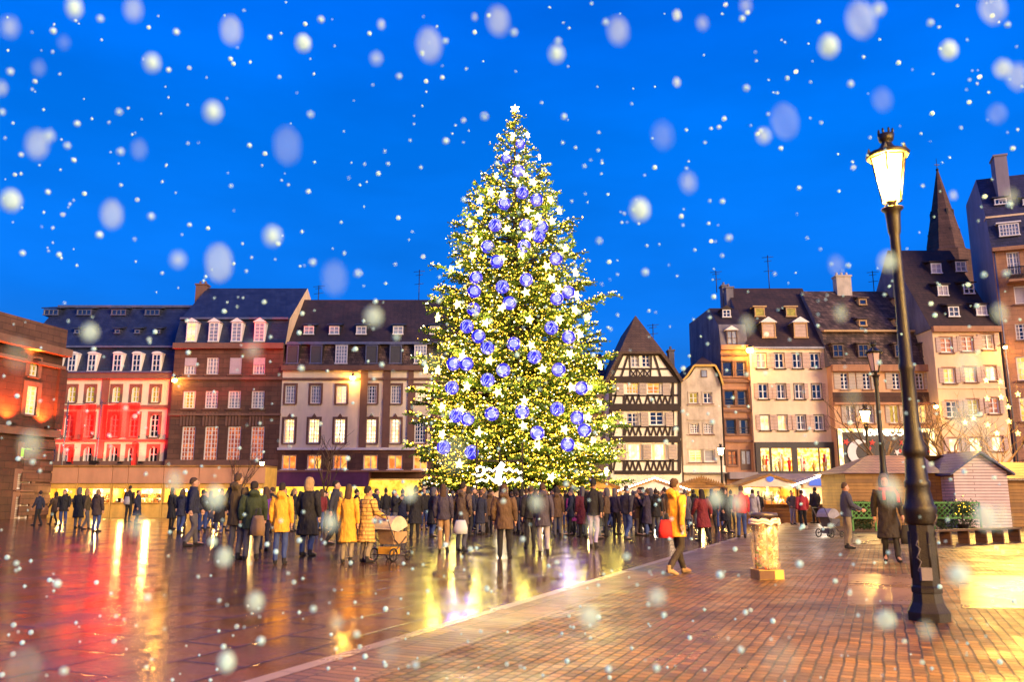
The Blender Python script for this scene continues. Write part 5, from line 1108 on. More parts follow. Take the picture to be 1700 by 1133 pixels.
# ---------------------------------------------------------------- red banners on poles
def banner_mat():
    m = mat('banner_cloth', (.75, .006, .003), .6, .15, 1, .1); m.node_tree.nodes['Principled BSDF'].inputs['Alpha'].default_value = .84; return m
for i, (px, w, y0, y1, lab_) in enumerate(((137, 44, 672, 731, 'wide red banner, left of two hanging before the pink building'), (202, 62, 671, 729, 'wide red banner, right of two hanging before the pink building'), (225, 13, 735, 776, 'narrow red banner hanging low below the right wide banner'), (119, 12, 744, 769, 'small red banner hanging low below the left wide banner'))):
    Y = 60; a = P(px-w/2, y0, Y); b_ = P(px+w/2, y0, Y); z1 = a.z; z0 = P(px, y1, Y).z; t = empty('banner', (a.x, Y, 0), 0, lab_, 'banner', 'red banners on the left'); W = b_.x-a.x
    mb = MB(); n = 14; fy = lambda u, v: .10*math.sin(u*9+i)+.05*math.sin(u*17+v*3)
    for k in range(n):
        for j in range(6):
            u0, u1, v0, v1 = k/n, (k+1)/n, j/6, (j+1)/6
            mb.smooth = True; mb.face([(W*u, fy(u, v)+d_, z0+(z1-z0)*v-.08*math.sin(u*5+i)) for u, v, d_ in ((u0, v0, 0), (u1, v0, 0), (u1, v1, 0), (u0, v1, 0))])
    mb.build('cloth', M['banner_cloth'] if 'banner_cloth' in M else M.setdefault('banner_cloth', banner_mat()), t)
    if i < 2:
        mb = MB(); mb.tube([(-.12, .05, 0), (-.12, .05, z1+.3)], [.07, .04], 8); mb.build('pole', M['gutter'], t)
        mb = MB(); mb.tube([(-.15, .05, z1+.05), (W+.1, .05, z1+.05)], .025, 6); mb.build('crossbar', M['gutter'], t)
    else: mb = MB(); mb.tube([(-.1, .05, z1+.02), (W+.1, .05, z1+.02)], .02, 5); mb.tube([(W/2, .05, z1), (W/2, .05, z1+.6)], .008, 4); mb.build('crossbar', M['gutter'], t)
# added red floodlight, put there to make the banners glow
mb = MB(); p = P(165, 800, 57); t = empty('added_red_floodlight', (p.x-.1, 56.2, P(400, 772, 56).z+.02), 0, 'added red floodlight on the roof of the salmon huts pointing at the banners', 'floodlight')
mb.box(-.25, .25, -.15, .15, 0, .25); mb.box(-.05, .05, -.05, .05, -.02, 0); mb.build('housing', M['iron'], t)
ld = bpy.data.lights.new('red_beam', 'SPOT'); ld.energy = 26000; ld.color = (1, .02, .01); ld.spot_size = R(80); ld.spot_blend = .6; ld.shadow_soft_size = .15
lo = bpy.data.objects.new('red_beam', ld); col.objects.link(lo); lo.parent = t; lo.location = (0, -.1, .35); lo.rotation_euler = (R(180-35), 0, 0)
# ---------------------------------------------------------------- people
V = Vector
def remesh(mb, vox, smooth=3, name='m', fold=0):
    me = mb.mesh(name); o = bpy.data.objects.new('tmp', me); col.objects.link(o)
    m = o.modifiers.new('r', 'REMESH'); m.mode = 'VOXEL'; m.voxel_size = vox; m.use_smooth_shade = True
    s = o.modifiers.new('s', 'SMOOTH'); s.factor = .5; s.iterations = smooth
    dg = bpy.context.evaluated_depsgraph_get(); n = bpy.data.meshes.new_from_object(o.evaluated_get(dg)); bpy.data.objects.remove(o); n.name = name
    n.polygons.foreach_set('use_smooth', [True]*len(n.polygons))
    if fold:
        from mathutils import noise
        nm = [v.normal.copy() for v in n.vertices]
        for v, vn in zip(n.vertices, nm):
            c_ = v.co.copy(); q = noise.noise(V((c_.x*11, c_.y*11, c_.z*5.5))) + .5*noise.noise(V((c_.x*26+5, c_.y*26, c_.z*13))); v.co = c_ + vn*q*fold
        n.update()
    return n
def joints(pose):
    J = {}
    hz = .93
    J['pel'] = V((0, 0, .96))
    legs = {'stand': ((.0, .0), (.02, -.02)), 'stride': ((.12, .27), (.0, -.30)), 'walk': ((.05, .12), (.03, -.14))}
    lg = legs['stride' if pose == 'stride' else 'walk' if pose in ('walk', 'bagwalk') else 'stand']
    for s, (kx, ax) in zip((-1, 1), lg):
        J['hip', s] = V((s*.09, 0, hz)); J['knee', s] = V((s*.10, kx+.02, .50)); J['ank', s] = V((s*.105, ax, .09 + (.05 if ax < -.2 else 0)))
        J['toe', s] = V((s*.125, ax+.17, .035 + (.0 if ax > -.2 else 0)))
    for s in (-1, 1):
        J['sh', s] = V((s*.185, 0, 1.42))
        if pose == 'phone': J['el', s] = V((s*.25, .10, 1.17)); J['wr', s] = V((s*.09, .30, 1.38)); J['hd', s] = V((-s*.0+s*.02, .02, .09))
        elif pose == 'pockets': J['el', s] = V((s*.30, -.06, 1.16)); J['wr', s] = V((s*.20, .10, .97)); J['hd', s] = V((-s*.05, .05, -.04))
        elif pose in ('walk', 'stride', 'bagwalk'): J['el', s] = V((s*.25, -.06*s, 1.15)); J['wr', s] = V((s*.25, .16*s*-1+.08, .93)); J['hd', s] = V((0, .02, -.09))
        elif pose == 'push': J['el', s] = V((s*.25, .08, 1.16)); J['wr', s] = V((s*.20, .36, 1.05)); J['hd', s] = V((0, .09, -.02))
        else: J['el', s] = V((s*.25, -.02, 1.14)); J['wr', s] = V((s*.24, .05, .90)); J['hd', s] = V((0, .015, -.09))
    return J
def body_mesh(pose):
    J = joints(pose); mb = MB()
    mb.loft([((0,0,.86),.15,.11),((0,0,.96),.16,.11),((0,0,1.10),.135,.10),((0,.01,1.28),.155,.115),((0,0,1.40),.16,.10),((0,0,1.46),.09,.07)], 14, axis=(0,0,1))
    mb.tube([V((0,0,1.42)), V((0,.01,1.50)), V((0,.015,1.56))], [.065,.055,.055], 10)
    mb.loft([((0,.045,1.515),.035,.04),((0,.035,1.54),.055,.065),((0,.02,1.58),.068,.085),((0,.01,1.635),.076,.098),((0,0,1.69),.074,.095),((0,-.005,1.735),.050,.065),((0,-.005,1.752),.02,.03)], 14, axis=(0,0,1))
    mb.loft([((0,.105,1.64),.010,.012),((0,.118,1.615),.013,.016),((0,.128,1.598),.017,.018),((0,.108,1.588),.012,.012)], 8)   # nose
    mb.ell((0,.098,1.562),.026,.012,.009,8,5); mb.ell((0,.085,1.535),.022,.018,.016,8,5)     # lips, chin
    for s in (-1,1):
        mb.ell((s*.079,.0,1.615),.010,.022,.032,8,5)
        mb.ell((s*.032,.088,1.648),.024,.012,.008,8,4)
        mb.tube([J['hip',s],J['knee',s],J['ank',s]],[.078,.052,.038],8)
        mb.tube([J['ank',s],J['toe',s]],[.036,.03],8)
        mb.tube([V((s*.10,0,1.41)),J['sh',s],J['el',s],J['wr',s]],[.06,.055,.040,.027],8)
        w = J['wr',s]; d = J['hd',s].normalized(); sd = d.cross(V((s,0,0))).normalized(); pn = d.cross(sd).normalized()
        if d.cross(V((s,0,0))).length < .1: sd = V((0,1,0)); pn = d.cross(sd).normalized()
        mb.tube([w, w+d*.03, w+d*.085],[.024,.036,.034],8)
        for k, ln in enumerate((.062,.078,.072,.055)):
            b0 = w+d*.082+sd*(k-1.5)*.021; mb.tube([b0, b0+d*ln*.55+pn*.006, b0+d*ln*.95-pn*s*.014],[.0105,.0098,.008],6)
        tb = w+d*.03+sd*.030; mb.tube([tb, tb+d*.035+sd*.022, tb+d*.065+sd*.024],[.013,.011,.009],6)
    return remesh(mb, .0095, 2, 'body')
def trousers_mesh(pose, wide=0):
    J = joints(pose); mb = MB(); mb.loft([((0,0,.84),.155,.12),((0,0,.95),.17,.125),((0,0,1.02),.16,.12)], 14, axis=(0,0,1))
    for s in (-1,1):
        m = (J['hip',s]+J['knee',s])/2; c = (J['knee',s]*.4+J['ank',s]*.6)
        mb.tube([J['hip',s]-V((s*.01,0,-.02)), m, J['knee',s], c+V((0,-.015,0)), J['ank',s]+V((0,-.005,.0))],[.098,.088,.066+wide,.062+wide,.054+wide],10)
    return remesh(mb, .014, 3, 'trousers', .016)
def shoes_mesh(pose):
    J = joints(pose); mb = MB()
    for s in (-1,1):
        a = J['ank',s]; t = J['toe',s]; z0 = a.z-.09
        mb.loft([(a+V((0,-.06,-.045)),.035,.042),(a+V((0,0,-.035)),.045,.055),((a+t)/2+V((0,0,-.018)),.043,.045),(t+V((0,-.03,0)),.042,.034),(t+V((0,.03,-.003)),.028,.024)],10)
        mb.tube([a+V((0,-.01,-.03)), a+V((0,-.01,.06))],[.05,.052],10)
    return remesh(mb, .011, 2, 'shoes')
def coat_mesh(pose, kind):
    J = joints(pose); mb = MB(); hem = {'jacket': .84, 'parka': .70, 'coat': .48}[kind]
    fl = {'jacket': 0, 'parka': .02, 'coat': .05}[kind]
    mb.loft([((0,.0,hem),.195+fl,.155+fl),((0,0,(hem+1.0)/2),.19+fl*.6,.15+fl*.5),((0,0,1.02),.175,.14),((0,.0,1.16),.175,.145),((0,.005,1.30),.19,.15),((0,0,1.40),.175,.125),((0,0,1.455),.12,.095),((0,.005,1.50),.082,.082),((0,.01,1.535),.078,.08)], 16, axis=(0,0,1))
    for s in (-1,1):
        mb.tube([V((s*.10,0,1.40)), J['sh',s]+V((0,0,-.005)), (J['sh',s]+J['el',s])/2, J['el',s], (J['el',s]+J['wr',s])/2, J['wr',s]+J['hd',s]*.1],[.085,.082,.075,.066,.058,.048],10)
    if kind == 'parka': mb.loft([((0,-.10,1.42),.10,.04),((0,-.13,1.49),.12,.06),((0,-.12,1.55),.10,.05),((0,-.09,1.58),.06,.02)], 12, axis=(0,0,1))
    if kind != 'jacket':
        for k in range(1): mb.box(-.004,.004,.13,.165,hem+.03,1.38)
    return remesh(mb, .014, 3, kind, .020)
def hair_mesh(kind):
    mb = MB()
    if kind == 'short': mb.loft([((0,-.045,1.60),.068,.06),((0,-.022,1.65),.083,.088),((0,-.01,1.70),.083,.098),((0,-.005,1.745),.066,.08),((0,-.005,1.772),.03,.045)], 14, axis=(0,0,1))
    elif kind == 'long': mb.loft([((0,-.075,1.40),.085,.03),((0,-.07,1.50),.095,.045),((0,-.05,1.58),.090,.066),((0,-.025,1.65),.088,.09),((0,-.01,1.70),.086,.1),((0,-.005,1.75),.066,.08),((0,-.005,1.778),.03,.045)], 14, axis=(0,0,1))
    elif kind == 'beanie': mb.loft([((0,-.012,1.655),.088,.106),((0,-.012,1.69),.090,.108),((0,-.012,1.735),.080,.096),((0,-.014,1.78),.052,.062),((0,-.015,1.80),.02,.03)], 14, axis=(0,0,1)); mb.loft([((0,-.012,1.652),.094,.112),((0,-.012,1.685),.094,.112)], 14, axis=(0,0,1)); mb.ell((0,-.015,1.815),.03,.03,.028,8,6)
    elif kind == 'hood': mb.loft([((0,-.03,1.47),.10,.085),((0,-.04,1.56),.110,.10),((0,-.035,1.65),.112,.115),((0,-.025,1.72),.10,.11),((0,-.02,1.775),.07,.08),((0,-.02,1.80),.03,.04)], 14, axis=(0,0,1))
    return remesh(mb, .012, 2, kind, .009)
CACHE = {}
def get(f, *a):
    k = (f.__name__,)+a
    if k not in CACHE: CACHE[k] = f(*a)
    return CACHE[k]
M['skin'] = mat('skin', (.42,.22,.15), .5, .08, 6, .02); M['skin'].node_tree.nodes['Principled BSDF'].inputs['Subsurface Weight'].default_value = .05
cm = {}
def cloth(c, puffy=False):
    k = (c, puffy)
    if k not in cm: cm[k] = mat('cloth_'+str(len(cm)), c, .85, .25, 4, .35 if not puffy else .2, 40, brick=(3, .09, .012) if puffy else None, c2=tuple(x*.92 for x in c) if puffy else None)
    return cm[k]
NAVY=(.014,.016,.045); BLACK=(.012,.010,.014); OLIVE=(.07,.045,.02); BROWN=(.10,.055,.03); GREY=(.10,.09,.11); LGREY=(.32,.29,.34); YEL=(.75,.36,.03); GOLD=(.68,.40,.10); TAN=(.42,.26,.13); RED=(.55,.015,.02); MAROON=(.16,.012,.02); PURPLE=(.14,.03,.30); JEANS=(.035,.06,.20); KHAKI=(.26,.20,.13); MAG=(.30,.02,.14); CREAM=(.65,.52,.38); DGREEN=(.03,.045,.02); LILAC=(.38,.32,.50)
HAIRC = {'dark': (.02,.012,.01), 'brown': (.07,.035,.02), 'fair': (.30,.18,.08), 'tan': TAN, 'red': RED, 'grey': GREY, 'black': BLACK}
NP = 0
def person(px, foot, top, face, pose, ck, cc, tc, hk_, hc, label, puffy=False, grp=None, shoe=BLACK, wide=0):
    """face: heading in degrees, 0 looks away from us to the tree, 180 looks at us"""
    global NP; NP += 1
    g = G(px, foot); h = P(px, top, g.y).z; s_ = h/1.79
    t = empty('person', g, R(-face), label, 'person', grp or 'crowd on the square'); wv = 1.0 + .10*math.sin(NP*1.9); t.scale = (s_*wv, s_*wv, s_); t.rotation_euler = (R(1.6*math.sin(NP*2.3)), R(1.3*math.sin(NP*3.1)), R(-face + 8*math.sin(NP*1.3)))
    def add(nm, me_, m): o = bpy.data.objects.new(nm, me_); col.objects.link(o); o.parent = t; me_.materials.clear() if not len(me_.materials) else None; (me_.materials.append(None) if not len(me_.materials) else None); o.material_slots[0].link = 'OBJECT'; o.material_slots[0].material = m; return o
    jp = pose if pose in ('stand','phone','pockets','walk','stride','push') else 'stand'
    add('body', get(body_mesh, jp), M['skin']); add('trousers', get(trousers_mesh, jp, wide), cloth(tc)); add('shoes', get(shoes_mesh, jp), cloth(shoe))
    add({'jacket':'jacket','parka':'parka','coat':'long_coat'}[ck], get(coat_mesh, jp, ck), cloth(cc, puffy))
    add({'short':'hair','long':'hair','beanie':'knitted_hat','hood':'hood'}[hk_], get(hair_mesh, hk_), cloth(HAIRC.get(hc, hc) if isinstance(hc, str) else hc))
    if hk_ in ('beanie',): add('hair', get(hair_mesh, 'short'), cloth(HAIRC['brown']))
    if abs(((face+180) % 360)-180) > 60:
        for q in (-1, 1):
            if 'eye' not in CACHE: e_ = MB(); e_.ell((0,0,0),.011,.006,.006,6,4); CACHE['eye'] = e_.mesh('eye')
            o = add('eye', CACHE['eye'], cloth(BLACK)); o.location = (q*.032,.102,1.632)
    return t
# the nearest people, left to right
person(317, 908, 792, 70, 'walk', 'jacket', NAVY, GREY, 'short', 'brown', 'man in dark navy jacket and grey trousers walking, left of the stone building lamp')
person(211, 868, 806, 10, 'stand', 'jacket', BLACK, BLACK, 'short', 'dark', 'person in black with a pale backpack before the two lit huts')
person(389, 930, 784, 15, 'pockets', 'parka', OLIVE, GREY, 'short', 'brown', 'tall man in olive brown parka with short hair, standing left of the yellow jackets')
person(416, 931, 798, -25, 'stand', 'parka', DGREEN, GREY, 'short', 'dark', 'man in dark green parka close beside the tall olive man')
person(437, 915, 808, -40, 'stand', 'jacket', PURPLE, NAVY, 'long', 'brown', 'woman in purple jacket half hidden behind the yellow jacket')
person(464, 938, 800, 5, 'stand', 'parka', YEL, JEANS, 'short', 'dark', 'person in bright yellow parka and blue jeans, back to us')
person(508, 924, 793, 20, 'stand', 'coat', BLACK, JEANS, 'hood', TAN, 'person with tan hood, black coat and blue trousers, back to us')
person(553, 905, 797, 80, 'walk', 'jacket', (.03,.03,.05), BLACK, 'short', 'dark', 'man in dark jacket seen in profile behind the yellow coats')
person(575, 936, 803, 0, 'stand', 'coat', YEL, KHAKI, 'long', 'brown', 'woman in long deep yellow coat, left of the pair')
person(606, 935, 806, 45, 'push', 'coat', GOLD, KHAKI, 'short', 'dark', 'person in long golden quilted coat by the pram, right of the pair', puffy=True)
person(688, 893, 808, -10, 'stand', 'coat', BLACK, BLACK, 'beanie', 'black', 'person in black coat and hat standing alone right of the pram')
person(736, 918, 803, 5, 'stand', 'jacket', (.05,.04,.07), TAN, 'long', 'brown', 'person in charcoal jacket and tan trousers, left of the pair with the white bag')
person(765, 917, 800, 25, 'pockets', 'parka', (.09,.06,.05), GREY, 'short', 'dark', 'man in dark brown parka with a white shopping bag')
person(838, 928, 803, 0, 'stand', 'parka', BROWN, BLACK, 'long', 'brown', 'person in brown hooded parka in front of the neon sign')
person(880, 912, 806, -10, 'stand', 'jacket', BLACK, BLACK, 'short', 'brown', 'person in black jacket just right of the brown parka')
person(903, 922, 801, 10, 'walk', 'parka', (.06,.05,.08), LGREY, 'short', 'brown', 'man in slate grey parka and pale trousers right of the neon sign')
person(926, 884, 812, -10, 'stand', 'jacket', BLACK, GREY, 'short', 'dark', 'person in black jacket and grey trousers behind the slate parka')
person(951, 884, 816, -30, 'stand', 'coat', MAG, BLACK, 'long', 'dark', 'person in magenta coat right of centre')
person(985, 910, 796, 15, 'walk', 'jacket', BLACK, LILAC, 'beanie', 'black', 'man in black jacket, black hat and pale lilac trousers')
person(968, 893, 808, -20, 'stand', 'coat', (.10,.01,.03), BLACK, 'long', 'grey', 'person in dark wine coat left of the lilac trousers')
person(1040, 897, 806, 60, 'walk', 'jacket', (.03,.025,.04), JEANS, 'short', 'brown', 'man in dark jacket and blue jeans walking right toward the yellow coat')
person(1068, 890, 808, -60, 'walk', 'coat', BLACK, BLACK, 'short', 'dark', 'person in black coat left of the yellow striding figure')
person(1125, 955, 793, 50, 'stride', 'parka', YEL, (.035,.025,.02), 'short', 'brown', 'person in bright orange yellow parka striding, nearest in the middle right', shoe=(.3,.2,.1))
person(1170, 900, 812, -20, 'walk', 'coat', MAROON, BLACK, 'long', 'dark', 'person in maroon coat right of the striding yellow figure')
person(1232, 894, 806, 15, 'stand', 'jacket', RED, JEANS, 'short', 'brown', 'man in bright red jacket and blue jeans left of the rubbish bag')
person(1254, 884, 812, 30, 'stand', 'parka', LGREY, BLACK, 'short', 'dark', 'person in light grey parka behind the rubbish bag')
person(1276, 868, 805, 0, 'stand', 'coat', (.02,.02,.03), BLACK, 'long', 'dark', 'person in dark coat standing in the doorway of the golden stall')
person(1294, 868, 815, -40, 'stand', 'coat', CREAM, BLACK, 'short', 'brown', 'person in cream coat at the golden stall')
person(1317, 872, 814, 160, 'pockets', 'jacket', (.14,.12,.11), LGREY, 'short', 'dark', 'man in grey jacket facing us between the two lit stalls')
person(1335, 879, 813, 0, 'stand', 'jacket', (.35,.015,.03), BLACK, 'short', 'brown', 'person in dark red jacket and white shoes at the white lit stall', shoe=CREAM)
person(1354, 870, 809, -15, 'stand', 'jacket', NAVY, BLACK, 'short', 'dark', 'man in navy jacket at the white lit stall')
person(1408, 912, 800, 85, 'push', 'jacket', (.05,.05,.09), KHAKI, 'short', 'brown', 'man in dark jacket and khaki trousers pushing a grey pram')
person(1482, 934, 787, 190, 'walk', 'coat', (.018,.012,.014), BLACK, 'hood', GREY, 'person in long black coat with grey hood and red scarf beside the tall lamp')
person(1300, 862, 822, 60, 'walk', 'jacket', BROWN, BLACK, 'beanie', 'red', 'small person with red hat before the golden stall')
# the crowd further back
crowd = [(62,872,'walk',NAVY),(88,868,'walk',BROWN),(104,872,'stand',BLACK),(128,878,'stand',BLACK),(142,880,'walk',OLIVE),(158,884,'stand',(.05,.03,.03)),(226,869,'stand',NAVY),(284,880,'stand',BLACK),(297,886,'walk',NAVY),(335,884,'stand',BLACK),(348,876,'walk',(.05,.05,.09)),(362,888,'stand',BLACK),(446,886,'stand',BLACK),(485,880,'stand',OLIVE),(530,884,'stand',MAROON),(541,876,'walk',BLACK),(622,882,'stand',NAVY),(640,878,'stand',BLACK),(655,884,'phone',BLACK),(668,876,'stand',NAVY),(704,880,'stand',BLACK),(716,874,'phone',BLACK),(750,876,'stand',BLACK),(782,880,'stand',(.07,.05,.12)),(792,874,'stand',PURPLE),(806,882,'phone',NAVY),(818,876,'stand',BLACK),(856,880,'stand',BLACK),(867,874,'stand',NAVY),(892,876,'phone',BLACK),(915,872,'stand',OLIVE),(940,875,'stand',BLACK),(962,870,'stand',BLACK),(1003,884,'stand',BLACK),(1013,876,'walk',BLACK),(1024,888,'stand',(.03,.02,.05)),(1052,880,'stand',BLACK),(1060,874,'walk',BROWN),(1080,884,'stand',NAVY),(1092,878,'stand',BLACK),(1104,884,'walk',BLACK),(1140,882,'stand',(.10,.09,.12)),(1152,876,'stand',BLACK),(1184,884,'walk',BLACK),(1196,878,'stand',MAROON),(1206,886,'walk',BLACK),(1216,874,'stand',DGREEN),(1262,866,'stand',BLACK),(1386,866,'stand',BLACK)]
for k_ in range(30):
    crowd.append((rnd.uniform(690, 1105), rnd.uniform(872, 894), rnd.choice(('stand', 'stand', 'walk', 'phone')), rnd.choice((BLACK, BLACK, NAVY, (.05,.03,.03), BROWN, (.03,.02,.05)))))
for k_ in range(16):
    crowd.append((rnd.uniform(775, 1110), rnd.uniform(886, 896), rnd.choice(('stand', 'stand', 'walk', 'phone')), rnd.choice((BLACK, NAVY, (.05,.03,.03), BROWN))))
for k_ in range(14):
    crowd.append((rnd.uniform(230, 690), rnd.uniform(874, 884), rnd.choice(('stand', 'walk')), rnd.choice((BLACK, BLACK, NAVY, OLIVE))))
cn = {BLACK:'black',NAVY:'navy blue',BROWN:'brown',OLIVE:'olive brown',MAROON:'maroon',PURPLE:'purple',DGREEN:'dark green',(.05,.03,.03):'umber',(.05,.05,.09):'slate blue',(.07,.05,.12):'violet grey',(.03,.02,.05):'aubergine',(.10,.09,.12):'mid grey'}
lm = [(0,'before the sandstone palace'),(115,'before the left end of the lit huts'),(270,'behind the navy jacket man'),(345,'near the tall olive man'),(440,'behind the yellow parka'),(515,'between tan hood and yellow coats'),(615,'behind the pram'),(695,'behind the charcoal jacket pair'),(775,'left of the neon sign'),(850,'before the neon sign'),(910,'at the right foot of the tree'),(995,'left of the striding yellow figure'),(1075,'close behind the striding yellow figure'),(1135,'between yellow figure and maroon coat'),(1178,'left of the man in red'),(1240,'behind the rubbish bag'),(1375,'beside the brown chalet')]
cnt = {}
for x, f, ps, cc in crowd:
    where_ = [b for a, b in lm if x >= a][-1]; hk_ = rnd.choice(['short','short','long','beanie','hood']); hc = rnd.choice(['dark','brown','dark','grey','fair']); ck = rnd.choice(['jacket','parka','coat'])
    tcn, tcv = rnd.choice([('black', BLACK), ('grey', GREY), ('blue', JEANS)]); hn = {'short':f'short {hc} hair','long':f'long {hc} hair','beanie':f'{hc} knitted hat','hood':f'{hc} hood up'}[hk_]
    if f < 874: f = 874-(874-f)*.4
    g = G(x, f); hgt = rnd.uniform(1.62, 1.84); d = g.y; # pixel row of the head for that height
    lo_, hi_ = 760, 860
    for _ in range(20):
        md = (lo_+hi_)/2
        if P(x, md, d).z > hgt: lo_ = md
        else: hi_ = md
    l = f'person in {cn[cc]} {ck}, {hn}, {where_}'; cnt[l] = cnt.get(l, 0)+1
    if cnt[l] > 1: l += f', {ORD[cnt[l]-1]} such'
    person(x, f, lo_, rnd.choice([0, 10, -15, 25, -30, 40, 80, -80, 170] if ps == 'stand' else [0, 70, -70, 100, -100]), ps, ck, cc, tcv, hk_, hc, l)
def bag(px, foot, zc_, w, h, m, label, name='shopping_bag', dx=0, cat='bag', yoff=-.2):
    g = G(px, foot); p = P(px+dx, foot, g.y); t = empty(name, (p.x, g.y+yoff, zc_-h/2), 0, label, cat)
    mb = MB(); mb.loft([((0, 0, 0), w*.5, w*.28), ((0, 0, h*.4), w*.52, w*.3), ((0, 0, h*.8), w*.42, w*.22), ((0, 0, h), w*.34, w*.14)], 12, axis=(0, 0, 1)); mb.build('bag', m, t)
    mb = MB()
    for s_ in (-1, 1): mb.tube([(-w*.2, s_*.04, h*.98), (-w*.12, s_*.03, h*1.35), (w*.12, s_*.03, h*1.35), (w*.2, s_*.04, h*.98)], .008, 5)
    mb.build('handle', M['shutter_dark'], t); return t
bag(765, 917, .66, .36, .36, M['plaster_white'], 'white carrier bag held by the man in dark brown parka')
bag(425, 931, .80, .34, .46, cloth(TAN), 'tan paper bag beside the man in the dark green parka', dx=4)
bag(1127, 955, .86, .30, .34, cloth(RED), 'small red bag carried by the striding yellow figure', dx=-20, yoff=-.1)
bag(1503, 934, .62, .30, .42, cloth(BLACK), 'black handbag carried by the person in the long black coat')
bag(211, 868, 1.2, .34, .44, cloth(LGREY), 'pale grey backpack worn by the person before the lit huts', 'backpack', yoff=-.26)
g = G(1482, 934); h = P(1482, 787, g.y).z/1.79; t = empty('scarf', (g.x, g.y, 0), 0, 'red scarf round the neck of the person in the long black coat', 'scarf')
mb = MB(); pts = [(math.cos(R(a))*.13*h, math.sin(R(a))*.11*h, 1.47*h) for a in range(0, 361, 20)]; mb.tube(pts, .042*h, 6); mb.tube([(.11*h, -.11*h, 1.46*h), (.14*h, -.17*h, 1.36*h), (.14*h, -.18*h, 1.2*h)], .035*h, 6); mb.tube([(-.11*h, -.11*h, 1.46*h), (-.15*h, -.17*h, 1.38*h), (-.15*h, -.18*h, 1.25*h)], .035*h, 6); mb.build('cloth', cloth(RED), t)
def pram(px, foot, label, c, rz):
    g = G(px, foot); t = empty('pram', g, rz, label, 'pram')
    mb = MB()
    for x, y, r in ((-.28, .25, .14), (.28, .25, .14), (-.28, -.3, .1), (.28, -.3, .1)):
        pts = [(x, y+r*math.cos(R(a)), r+.012+r*math.sin(R(a))) for a in range(0, 361, 24)]; w = MB(); w.tube(pts, .02, 6); w.tube([(x, y, .012), (x, y, 2*r)], .008, 4); w.tube([(x, y-r, r+.012), (x, y+r, r+.012)], .008, 4); w.ell((x, y, r+.012), .03, .03, .03, 6, 4); w.build('wheel', M['iron'], t)
    for x in (-.26, .26): mb.tube([(x, -.3, .12), (x, .2, .5), (x, .52, 1.05)], .014, 5); mb.tube([(x, .25, .15), (x, -.25, .55)], .014, 5)
    mb.tube([(-.26, .52, 1.05), (.26, .52, 1.05)], .018, 6); mb.tube([(-.28, .25, .15), (.28, .25, .15)], .012, 5); mb.tube([(-.28, -.3, .11), (.28, -.3, .11)], .012, 5); mb.build('chassis', M['iron_grey'], t)
    mb = MB(); mb.xprism([(-.35, .62), (-.30, .40), (.15, .38), (.28, .80), (.22, .82), (.10, .50), (-.27, .50)], -.21, .21); mb.box(-.23, -.20, -.3, .15, .42, .66); mb.box(.20, .23, -.3, .15, .42, .66); mb.build('seat', c[0], t)
    mb = MB(); n = 8
    for k in range(n):
        a0, a1 = R(10+150*k/n), R(10+150*(k+1)/n); A = lambda a: (.02+.34*math.cos(a), .66+.36*math.sin(a)); (y0, z0), (y1, z1) = A(a0), A(a1)
        mb.face([(-.25, y0, z0), (.25, y0, z0), (.25, y1, z1), (-.25, y1, z1)]); mb.face([(-.25, .05, .66), (-.25, y0, z0), (-.25, y1, z1)]); mb.face([(.25, .05, .66), (.25, y1, z1), (.25, y0, z0)])
    mb.build('canopy', c[1], t); mb = MB(); mb.box(-.19, .19, -.1, .22, .16, .32); mb.build('basket', c[2], t)
    mb = MB(); mb.loft([((0, -.34, .56), .17, .05), ((0, -.1, .60), .19, .09), ((0, .1, .72), .17, .08)], 10); mb.build('blanket', c[3], t)
    return t
pram(648, 932, 'pram with cream hood and red and yellow blankets beside the golden coat', (cloth(TAN), cloth(CREAM), cloth(YEL), cloth(RED)), R(150))
pram(1378, 893, 'grey pram pushed by the man in khaki trousers', (cloth(GREY), cloth(LGREY), cloth(GREY), cloth(CREAM)), R(120))
# ---------------------------------------------------------------- falling snow
def snow_mat(name, alpha):
    m, nt, b = NT(name); b.inputs['Base Color'].default_value = (.66, .86, .95, 1); b.inputs['Roughness'].default_value = .9; b.inputs['Alpha'].default_value = alpha
    o = nt.nodes['Material Output']; nt.nodes.remove(b); c_ = (.50, .80, 1.0, 1)
    di = node(nt, 'ShaderNodeBsdfDiffuse'); di.inputs[0].default_value = c_; tr = node(nt, 'ShaderNodeBsdfTranslucent'); tr.inputs[0].default_value = c_; tp = node(nt, 'ShaderNodeBsdfTransparent')
    m1 = node(nt, 'ShaderNodeMixShader'); m1.inputs[0].default_value = .5; L(nt, di.outputs[0], m1.inputs[1]); L(nt, tr.outputs[0], m1.inputs[2])
    m2 = node(nt, 'ShaderNodeMixShader'); m2.inputs[0].default_value = alpha; L(nt, tp.outputs[0], m2.inputs[1]); L(nt, m1.outputs[0], m2.inputs[2]); L(nt, m2.outputs[0], o.inputs[0]); return m
SM = {k: snow_mat('snow_'+str(int(k*100)), {.18: .07, .38: .20, .6: .42, .85: .68, 1.0: .95}[k]) for k in (.18, .38, .6, .85, 1.0)}
def flake_me(k, st):
    mb = MB(); n = 12; r = []
    for j in range(9):
        a = math.pi*(j+.3)/8.6; r.append(((0, 0, -st*math.cos(a)), (.5+.03*math.sin(j*3+k))*math.sin(a), .5*math.sin(a)))
    mb.loft(r, n, axis=(0, 0, 1)); me = mb.mesh('snowflake'); me.materials.append(SM[k]); me.polygons.foreach_set('use_smooth', [True]*len(me.polygons)); return me
FM = {(k, st): flake_me(k, st) for k in SM for st in (.5, .6, .65, .8)}
